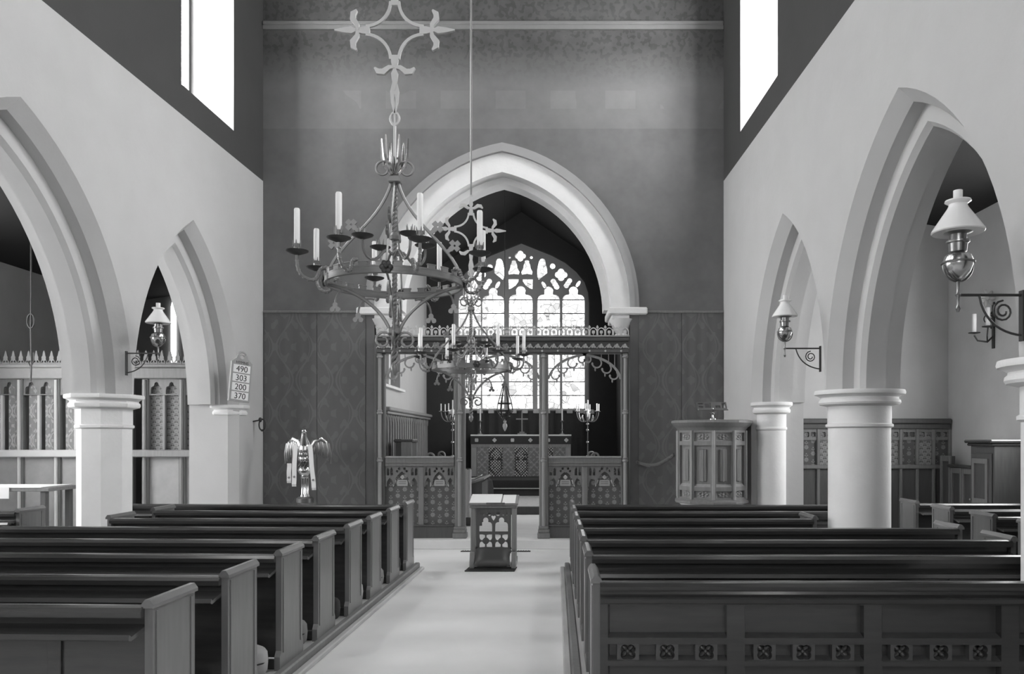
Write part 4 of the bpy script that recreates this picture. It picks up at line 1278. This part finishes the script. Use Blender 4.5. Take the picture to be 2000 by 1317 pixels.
mats = [WOODL, FRONTAL, LATT, FRONTAL, LATT, FRONTAL, LATT, FRONTAL, WOODL]
names = ['edge_band', 'silk_panel', 'lattice_panel'] 
for i, m in enumerate(mats):
    nm = 'edge_band' if m is WOODL else ('silk_panel' if m is FRONTAL else 'lattice_panel')
    p_ = wb(MB().box(ax(edges[i]) + .004, ax(edges[i + 1]) - .004, DA - .004, DA + .018, zz0, zz1), nm, m, al)
    if nm == 'lattice_panel':
        xc = (ax(edges[i]) + ax(edges[i + 1])) / 2; zc = (zz0 + zz1) / 2; hw_ = (ax(edges[i + 1]) - ax(edges[i])) / 2 - .02; hz_ = (zz1 - zz0) / 2 - .02
        O = [(xc, zc + hz_), (xc + hw_, zc + hz_ * .55), (xc + hw_, zc - hz_ * .55), (xc, zc - hz_), (xc - hw_, zc - hz_ * .55), (xc - hw_, zc + hz_ * .55)]
        I = [(xc + (u - xc) * .86, zc + (v - zc) * .93) for u, v in O]
        wb(MB().prism([O, I], DA - .012, DA - .003), 'braid', DARKCLOTH, al, p_)
        for sg in (-1, 1): wb(MB().prism([foil(xc + sg * .085, zc + .06, .06, 3, PI / 2 if sg > 0 else PI / 2, 18)], DA - .012, DA - .003), 'dark_leaf', DARKCLOTH, al, p_)
ds = thing('dossal_curtain', 'dark dossal curtain hanging behind the altar with pale edging blocks', 'curtain', (ax(1017), 21.15, .69))
m_ = MB(); n = 60; f = []
for i in range(n + 1):
    x = -2.45 + 3.35 * i / n; f.append((x, 21.12 + .03 * math.sin(i * 1.25)))
m_.prism([f + [(x, 21.2) for x, _ in f[::-1]]], .69, 2.52, lambda u, v, q: (u, v, q)); wb(m_, 'curtain_cloth', DARKCLOTH, ds, angle=60)
for i in range(11):
    x = -2.3 + i * .305
    wb(MB().box(x, x + .16, 21.06, 21.09, 2.46, 2.56, .01), 'edging_block', PALECLOTH, ds)
wb(MB().tube([(-2.5, 21.08, 2.54), (.95, 21.08, 2.54)], .02, 8), 'curtain_rail', BRASSD, ds)
for i, px in enumerate((938, 1098)):
    c = thing('altar_candlestick', 'tall altar candlestick with white candle at the %s end of the altar' % ('lectern' if i == 0 else 'pulpit'), 'candlestick', ((px - VX) * 20.75 / F, 20.75, az(852) + .04))
    MB().lathe([(.07, 0), (.07, .02), (.03, .05), (.018, .1), (.035, .13), (.018, .16), (.016, .32), (.05, .36), (.05, .37), (.02, .38)], 12).build('stick', BRASSD, c)
    MB().lathe([(.020, .37), (.020, .72), (.004, .725)], 10).build('candle', WAX, c)
c = thing('altar_cross', 'small brass altar cross on a stepped foot', 'cross', (ax(1018), 20.8, az(852) + .04))
MB().box(-.12, .12, -.06, .06, 0, .04, .008).box(-.07, .07, -.04, .04, .04, .08, .008).build('foot', BRASSD, c)
MB().box(-.018, .018, -.015, .015, .08, .62, .005).box(-.16, .16, -.0145, .0145, .40, .436, .005).build('cross_arms', BRASSD, c)
# hanging sanctuary lamp
DL = 14.6
sl = thing('sanctuary_lamp', 'dark openwork hanging lamp with white glass drop inside the chancel', 'lamp', P(986, 832, DL))
k_ = DL / F
MB().lathe([(.006, -.10), (.03, -.06), (.045, -.01), (.04, .03), (.02, .05), (.03, .07), (.03, .10), (.008, .12)], 12).build('glass_drop', OPAL, sl)
m_ = MB()
for r, z in ((.09, .18), (.15, .28), (.13, .42)): m_.tube([(r * math.cos(2 * PI * j / 16), r * math.sin(2 * PI * j / 16), z) for j in range(16)], .012, 6, True)
for j in range(6):
    a = j * PI / 3; m_.tube([(.03 * math.cos(a), .03 * math.sin(a), .10), (.09 * math.cos(a), .09 * math.sin(a), .18), (.15 * math.cos(a), .15 * math.sin(a), .28), (.13 * math.cos(a), .13 * math.sin(a), .42), (.02 * math.cos(a), .02 * math.sin(a), .8)], .009, 5)
m_.build('openwork_bowl', PANM, sl)
MB().tube([(0, 0, .78), (0, 0, 5.98)], .006, 5).build('hanging_chain', PANM, sl)


def candelabrum(label, x, y, z0, ztop):
    t = thing('candelabrum', label, 'candelabrum', (x, y, z0), 0, 'standing branched candelabra in the chancel')
    H = ztop - z0
    m_ = MB().lathe([(.20, 0), (.20, .03), (.08, .07), (.03, .12), (.016, .2), (.016, H - .45)], 12)
    m_.build('stem', BRASSD, t)
    for z in (H * .42, H * .56, H * .68, H * .74): MB().ball((0, 0, z), .045, .045, .035, 10, 7).build('knop', BRASS, t)
    for k in range(6):
        a = k * PI / 3 + .3
        A = bez((0, 0, H - .52), (.12, 0, H - .62), (.26, 0, H - .56), (.28, 0, H - .34), 8)
        ar = MB().tube(A, .012, 6).build('branch', BRASSD, t, None, (0, 0, a))
        MB().lathe([(.012, H - .34), (.05, H - .32), (.05, H - .31), (.02, H - .30)], 10, (.28, 0, 0)).build('cup', BRASS, ar)
        MB().lathe([(.016, H - .31), (.016, H - .14), (.004, H - .135)], 8, (.28, 0, 0)).build('candle', WAX, ar)
        lf = MB().tube([(.10, 0, H - .56), (.15, 0, H - .46), (.13, 0, H - .40)], [.008, .02, .004], 6, flat=.4).build('leaf', BRASS, ar)
    MB().lathe([(.016, H - .45), (.04, H - .3), (.016, H - .25), (.016, H - .05), (.004, H - .04)], 8).build('centre_candle', WAX, t)
    return t
candelabrum('branched brass candelabrum standing behind the screen on the panelled side', (884 - VX) * 18.6 / F, 18.6, .335, HC + (VY - 778) * 18.6 / F)
candelabrum('branched brass candelabrum standing behind the screen on the pulpit side', (1148 - VX) * 18.6 / F, 18.6, .335, HC + (VY - 778) * 18.6 / F)


def choir_stall(label, x, y, L, s, z0=.15):
    """bench with tall scrolled ends running along y; s: side its desk faces"""
    t = thing('choir_stall', label, 'stall', (x, y, z0))
    yz = lambda u, v, q: (u, q, v)
    for yy in (0, L):
        e = MB().prism([[(-.25, 0), (.25, 0), (.25, .9), (.20, 1.0), (.12, 1.1), (.06, 1.25), (-.02, 1.3), (-.10, 1.2), (-.2, 1.05), (-.25, .9)]], yy, yy + .07, yz).build('stall_end', WOODB, t)
        sp = spiral((.0, 1.28), .10, .03, -.5 * PI, 1.6 * PI, 18)
        MB().tube([(s * (.22), yy + .035, .98), (s * .12, yy + .035, 1.08)] + [(s * u, yy + .035, v) for u, v in sp], .022, 7).build('scroll_finial', WOODL, e)
    MB().box(-.20, .20, .07, L, .42, .46).build('seat', WOODB, t)
    MB().box(*sorted((-s * .22, -s * .18)), .07, L, .05, .95).build('backrest', WOODB, t)
    return t
choir_stall('oak choir stall with scrolled ends before the ribbed panelling', -2.32, 14.9, 1.5, 1)
choir_stall('oak choir stall with scrolled ends near the candelabrum on the pulpit side', .88, 15.0, 1.4, -1)
dk2 = thing('choir_desk', 'dark choir desk with sloping top seen through the screen opening', 'desk', (-1.42, 14.5, .15))
for yy in (0, 1.5): MB().prism([[(-.16, 0), (.14, 0), (.14, .82), (.16, .86), (-.2, .74), (-.16, .70)]], yy, yy + .05, lambda u, v, q: (u, q, v)).build('desk_end', WOODB, dk2)
MB().prism([[(-.22, .74), (.18, .86), (.18, .89), (-.22, .77)]], -.03, 1.58, lambda u, v, q: (u, q, v)).build('sloping_top', WOODL, dk2)
MB().box(.10, .13, .05, 1.5, .08, .80).build('desk_front', WOODB, dk2)
MB().box(-.14, .1, .05, 1.5, .52, .545).build('book_shelf', WOODL, dk2)
bk = thing('open_book', 'open white service book on the choir desk', 'book', (-1.44, 14.62, .995))
m_ = MB().prism([[(-.15, .0), (0, .012), (.13, .08), (.13, .10), (.0, .035), (-.15, .02)]], 0, .32, lambda u, v, q: (u, q, v)); m_.build('pages', PAPER, bk)
MB().prism([[(-.16, -.008), (0, .004), (.14, .07), (.14, .078), (0, .012), (-.16, 0)]], -.01, .33, lambda u, v, q: (u, q, v)).build('cover', DARKCLOTH, bk)
wc = thing('hanging_cloth', 'long white cloth hanging beside the screen post behind the prayer desk', 'cloth', (P(912, 0, 13.6).x, 13.6, .15))
m_ = MB(); f = [(-.075 + .15 * i / 12, .02 * math.sin(i * 1.1)) for i in range(13)]
m_.prism([f + [(u, v + .03) for u, v in f[::-1]]], .25, 1.10, lambda u, v, q: (u, v, q)); m_.build('cloth_fold', LINEN, wc, angle=60)
MB().tube([(-.1, .02, 1.1), (.08, .02, 1.1)], .014, 6).tube([(-.09, .02, 0), (-.09, .02, 1.1)], .014, 6).build('rail', WOODB, wc)
ps = thing('clergy_desk', 'tall dark reading desk with pale end coloured as lit before the ribbed panelling', 'desk', (-2.98, 15.75, .15))
MB().box(-.16, .16, 0, .5, 0, 1.55, .01).build('desk_case', WOODB, ps)
MB().box(-.05, .17, -.02, .0, 1.25, 1.62, .006).build('lit_end_board', WOODL, ps)  # light oak colour stands in for light on the desk's end
MB().box(-.2, .2, -.03, .55, 1.55, 1.62, .02).build('desk_top', WOODB, ps)
st_ = thing('covered_stool', 'low stool under a dark cloth before the altar', 'stool', (P(940, 0, 18.9).x, 18.9, .335))
MB().lathe([(.30, .0), (.30, .25), (.27, .42), (.18, .50), (.05, .52)], 16).build('cloth_cover', DARKCLOTH, st_)
for k in range(4): MB().lathe([(.02, 0), (.02, .3)], 8, (.2 * math.cos(k * PI / 2 + .7), .2 * math.sin(k * PI / 2 + .7), 0)).build('leg', WOODB, st_)
for i, (px, py) in enumerate(((1216, 765), (744, 880))):
    pass

# ================================================================== AISLE SCREENS
def tall_screen(label, d, pxs, px0, px1, backs, beam_m, crest_m, frame_m, low_m, sill_m):
    lx = lambda px: (px - VX) * d / F
    lz = lambda py: HC + (VY - py) * d / F
    t = thing('parclose_screen', label, 'screen', (lx((px0 + px1) / 2), d, 0))
    x0, x1 = lx(px0), lx(px1)
    zb0, zb1, zs0, zs1 = lz(740), lz(712), lz(893), lz(879)
    wb(MB().box(x0, x1, d - .06, d + .12, zb0, zb1 - .06, .01).box(x0, x1, d - .10, d + .14, zb1 - .06, zb1, .015), 'head_beam', beam_m, t)
    wb(MB().box(x0, x1, d - .09, d + .12, zs0, zs1, .015), 'sill_rail', sill_m, t)
    wb(MB().box(x0, x1, d - .03, d + .10, 0, .2, .01), 'bottom_rail', frame_m, t)
    for px in pxs:
        x = lx(px)
        p = wb(MB().box(x - .055, x + .055, d, d + .1, 0, zb0, .012), 'post', frame_m, t)
        wb(MB().lathe([(.03, .1), (.026, zb0 - .02)], 8, (x, d - .01, 0)), 'front_shaft', sill_m, t, p)
    for i, (a, b) in enumerate(zip(pxs, pxs[1:])):
        xa, xb = lx(a) + .055, lx(b) - .055; xm = (xa + xb) / 2; bm_ = backs[i % len(backs)]
        zt = lz(772)
        tr = MB().prism([rect(xa, xb, zt, zb0), cusped(xa + .03, xm - .03, zt + .02, zb0 - .05, 24), cusped(xm + .03, xb - .03, zt + .02, zb0 - .05, 24)], d + .02, d + .06)
        tr.prism([[(xa, zt)] + arch((xa + xm) / 2, (xm - xa) / 2 - .02, zt - .10, .1, 6) + [(xm, zt)]], d + .02, d + .055) if False else None
        wb(tr, 'tracery_head', frame_m, t)
        wb(MB().box(xm - .022, xm + .022, d + .01, d + .07, zs1, zt, .006), 'mullion', sill_m, t)
        for u0, u1 in ((xa, xm - .022), (xm + .022, xb)):
            gap = .0 if bm_ is not DRAPE else .05
            n = 8; f = [(u0 + gap + (u1 - u0 - gap) * q / n, d + .085 + (.012 * math.sin(q * 2.1) if bm_ is DRAPE else 0)) for q in range(n + 1)]
            wb(MB().prism([f + [(u, d + .11) for u, v in f[::-1]]], zs1, zb0, lambda u, v, q: (u, v, q)), 'curtain' if bm_ is DRAPE else 'stencilled_panel', bm_, t)
        wb(MB().box(xa, xb, d + .05, d + .07, .2, zs0), 'lower_panel', low_m, t)
    cr = MB()
    cr.prism([ribbon([(0, 0), (0, .06), (0, .12), (0, .19), (0, .23)], [.012, .010, .03, .016, .004])], -.012, .012)
    cr.prism([foil(0, .10, .045, 4, PI / 4, 18)], -.014, .014).prism([rect(-.062, .062, 0, .03)], -.012, .012)
    cr.prism([arch(-.0, .06, .02, .07, 5) + arch(0, .046, .02, .055, 5)[::-1]], -.010, .010)
    n = max(2, int((x1 - x0) / .125)); stp = (x1 - x0) / n
    shared(cr, 'crest_finial', crest_m, [(x0 + stp * (k + .5), d, zb1) for k in range(n)], t)
    return t
tall_screen('tall oak screen with pale damask curtains in the far aisle', 13.05, [-106, -34, 38, 110, 182, 254], -115, 258, [DRAPE], PALECLOTH, PALECLOTH, WOODM, PALECLOTH, LINEN)  # beam and cresting take a pale colour in place of sunlight
tall_screen('tall oak screen with stencilled lights beside the octagonal pier', 12.7, [283, 355, 400], 262, 402, [DIAPER2], WOODM, WOODM, WOODM, PALECLOTH, WOODL)

d = 13.0
lx = lambda px: (px - VX) * d / F
lz = lambda py: HC + (VY - py) * d / F
ls = thing('aisle_screen', 'low dark oak screen with pierced roundels below the plain aisle wall', 'screen', (lx(1710), d, 0))
x0, x1 = 3.66, 6.70
wb(MB().box(x0, x1, d - .07, d + .08, lz(828), lz(818), .015).box(x0, x1, d - .04, d + .08, lz(838), lz(828), .01), 'cornice', WOODB, ls)
wb(MB().box(x0, x1, d - .04, d + .08, lz(916), lz(908), .012), 'mid_rail', WOODM, ls)
wb(MB().box(x0, x1, d - .03, d + .08, 0, .18, .01), 'bottom_rail', WOODB, ls)
nb = 11; wd = (x1 - x0) / nb
for k in range(nb + 1):
    x = x0 + wd * k
    wb(MB().box(x - .025, x + .025, d - .02, d + .06, .18, lz(838), .008), 'stile', WOODM, ls)
for k in range(nb):
    a, b = x0 + wd * k + .025, x0 + wd * (k + 1) - .025; xm = (a + b) / 2; zc = lz(849)
    wb(MB().prism([rect(a, b, lz(860), lz(838)), foil(xm - wd * .2, zc, .052, 4, PI / 4, 20), foil(xm + wd * .2, zc, .052, 4, PI / 4, 20)], d, d + .03), 'roundel_head', WOODM, ls)
    wb(MB().box(a, b, d + .03, d + .05, lz(908), lz(838)), 'dotted_panel', DIAPER2 if k % 2 else DIAPER, ls)
    wb(MB().box(a, b, d + .02, d + .04, .18, lz(916)), 'lower_panel', WOODB, ls)

# ================================================================== RIGHT AISLE WALL
wd_ = thing('wall_dado', 'dark oak panelled bench back along the outer aisle wall', 'panelling', (6.6, 12.2, 0))
for k in range(4):
    y0_, y1_ = 11.55 + k * .34, 11.55 + (k + 1) * .34 - .02; h = 1.32 if k < 3 else 1.50
    wb(MB().box(6.50, 6.56, y0_, y1_, 0, h), 'panel_board', WOODB, wd_)
    wb(MB().box(6.47, 6.51, y0_, y0_ + .05, 0, h, .006).box(6.47, 6.51, y1_ - .05, y1_, 0, h, .006).box(6.472, 6.508, y0_ + .05, y1_ - .05, h - .09, h, .006), 'panel_frame', WOODM, wd_)
wb(MB().box(6.44, 6.62, 11.5, 12.6, 1.32, 1.37, .012), 'top_rail', WOOD, wd_)
cb = thing('cupboard', 'tall dark oak cupboard with moulded top against the outer aisle wall', 'cupboard', (6.40, 11.06, 0))
MB().box(-.24, .28, -.3, .3, 0, 1.68).build('case', WOODB, cb)
MB().box(-.29, .30, -.33, .33, 1.68, 1.72, .015).box(-.32, .30, -.35, .35, 1.72, 1.77, .015).build('cornice', WOOD, cb)
dr = MB().box(-.265, -.24, -.26, .26, .12, 1.58, .008).build('door', WOODB, cb)
MB().prism([rect(-.2, .2, .2, 1.5), rect(-.14, .14, .27, .85), rect(-.14, .14, .93, 1.43)], -.285, -.262, lambda u, v, q: (q, u, v)).build('door_frame', WOODM, dr)
MB().ball((-.295, .22, .9), .018).build('knob', BRASSD, dr)
cs_ = thing('candle_sconce', 'iron wall sconce with white candles and leaf ornament on the outer aisle wall', 'sconce', (XO_R, 11.75, 3.35))
m_ = MB().tube([(0, 0, .0), (-.1, 0, -.10), (-.25, 0, -.08), (-.3, 0, .0)], .014, 6).tube([(0, 0, .4), (-.1, 0, .25), (-.04, 0, .1)], .012, 6)
m_.tube([(u, 0, v) for u, v in spiral((-.09, .24), .08, .02, 0, 3.6 * PI, 24)], .009, 5).box(-.02, 0, -.03, .03, -.2, .5)
m_.tube([(-.1, 0, -.10), (-.16, -.1, -.02), (-.16, -.12, .1)], .012, 6)
m_.build('bracket', PANM, cs_)
for (x, y, z, h) in ((-.3, 0, .02, .30), (-.16, -.12, .10, .30)):
    pn = MB().lathe([(.015, z), (.08, z + .012), (.085, z + .022), (.02, z + .02)], 12, (x, y, 0)).build('drip_pan', PANM, cs_)
    MB().lathe([(.032, z + .02), (.032, z + h), (.006, z + h + .006)], 10, (x, y, 0)).build('candle', WAX, pn)
m_ = MB()
for q in range(7):
    a = 2 * PI * q / 7; m_.ball((-.12 + .08 * math.cos(a), -.03, .56 + .08 * math.sin(a)), .055, .015, .03, 8, 5, Matrix.Rotation(-a, 3, 'Y'))
m_.build('leaf_ornament', GILT, cs_)

# ================================================================== FAR AISLE
tb = thing('table', 'table under a white cloth in the far aisle', 'table', (-8.25, 11.4, 0))
MB().box(-1.1, 1.1, -.35, .35, 1.03, 1.08, .008).build('table_top', WOODM, tb)
MB().box(-1.12, 1.0, -.36, .36, 1.081, 1.095, .004).box(-1.12, .55, -.372, -.36, .93, 1.095, .003).build('table_cloth', LINEN, tb)
for sx_ in (-1, 1):
    for sy_ in (-1, 1): MB().box(sx_ * 1.0 - .04, sx_ * 1.0 + .04, sy_ * .28 - .04, sy_ * .28 + .04, 0, 1.03, .006).build('leg', WOODB, tb)
hk = thing('hanging_hook', 'thin dark iron rod with ring hanging in the far aisle arch', 'hook', P(60, 745, 10.8))
zt = 5.36 - hk.location.z
MB().tube([(0, 0, 0), (.01, 0, .3), (0, 0, .7), (.005, 0, 1.2), (0, 0, zt)], .012, 6).build('rod', PANM, hk)
MB().tube([(.05 * math.cos(q), 0, .84 + .10 * math.sin(q)) for q in [2 * PI * k / 16 for k in range(16)]], .011, 6, True).build('ring', PANM, hk)
MB().tube([(-.04, 0, .28), (0, 0, .2), (.04, 0, .28), (.04, 0, .4)], .010, 6).build('hook', PANM, hk)
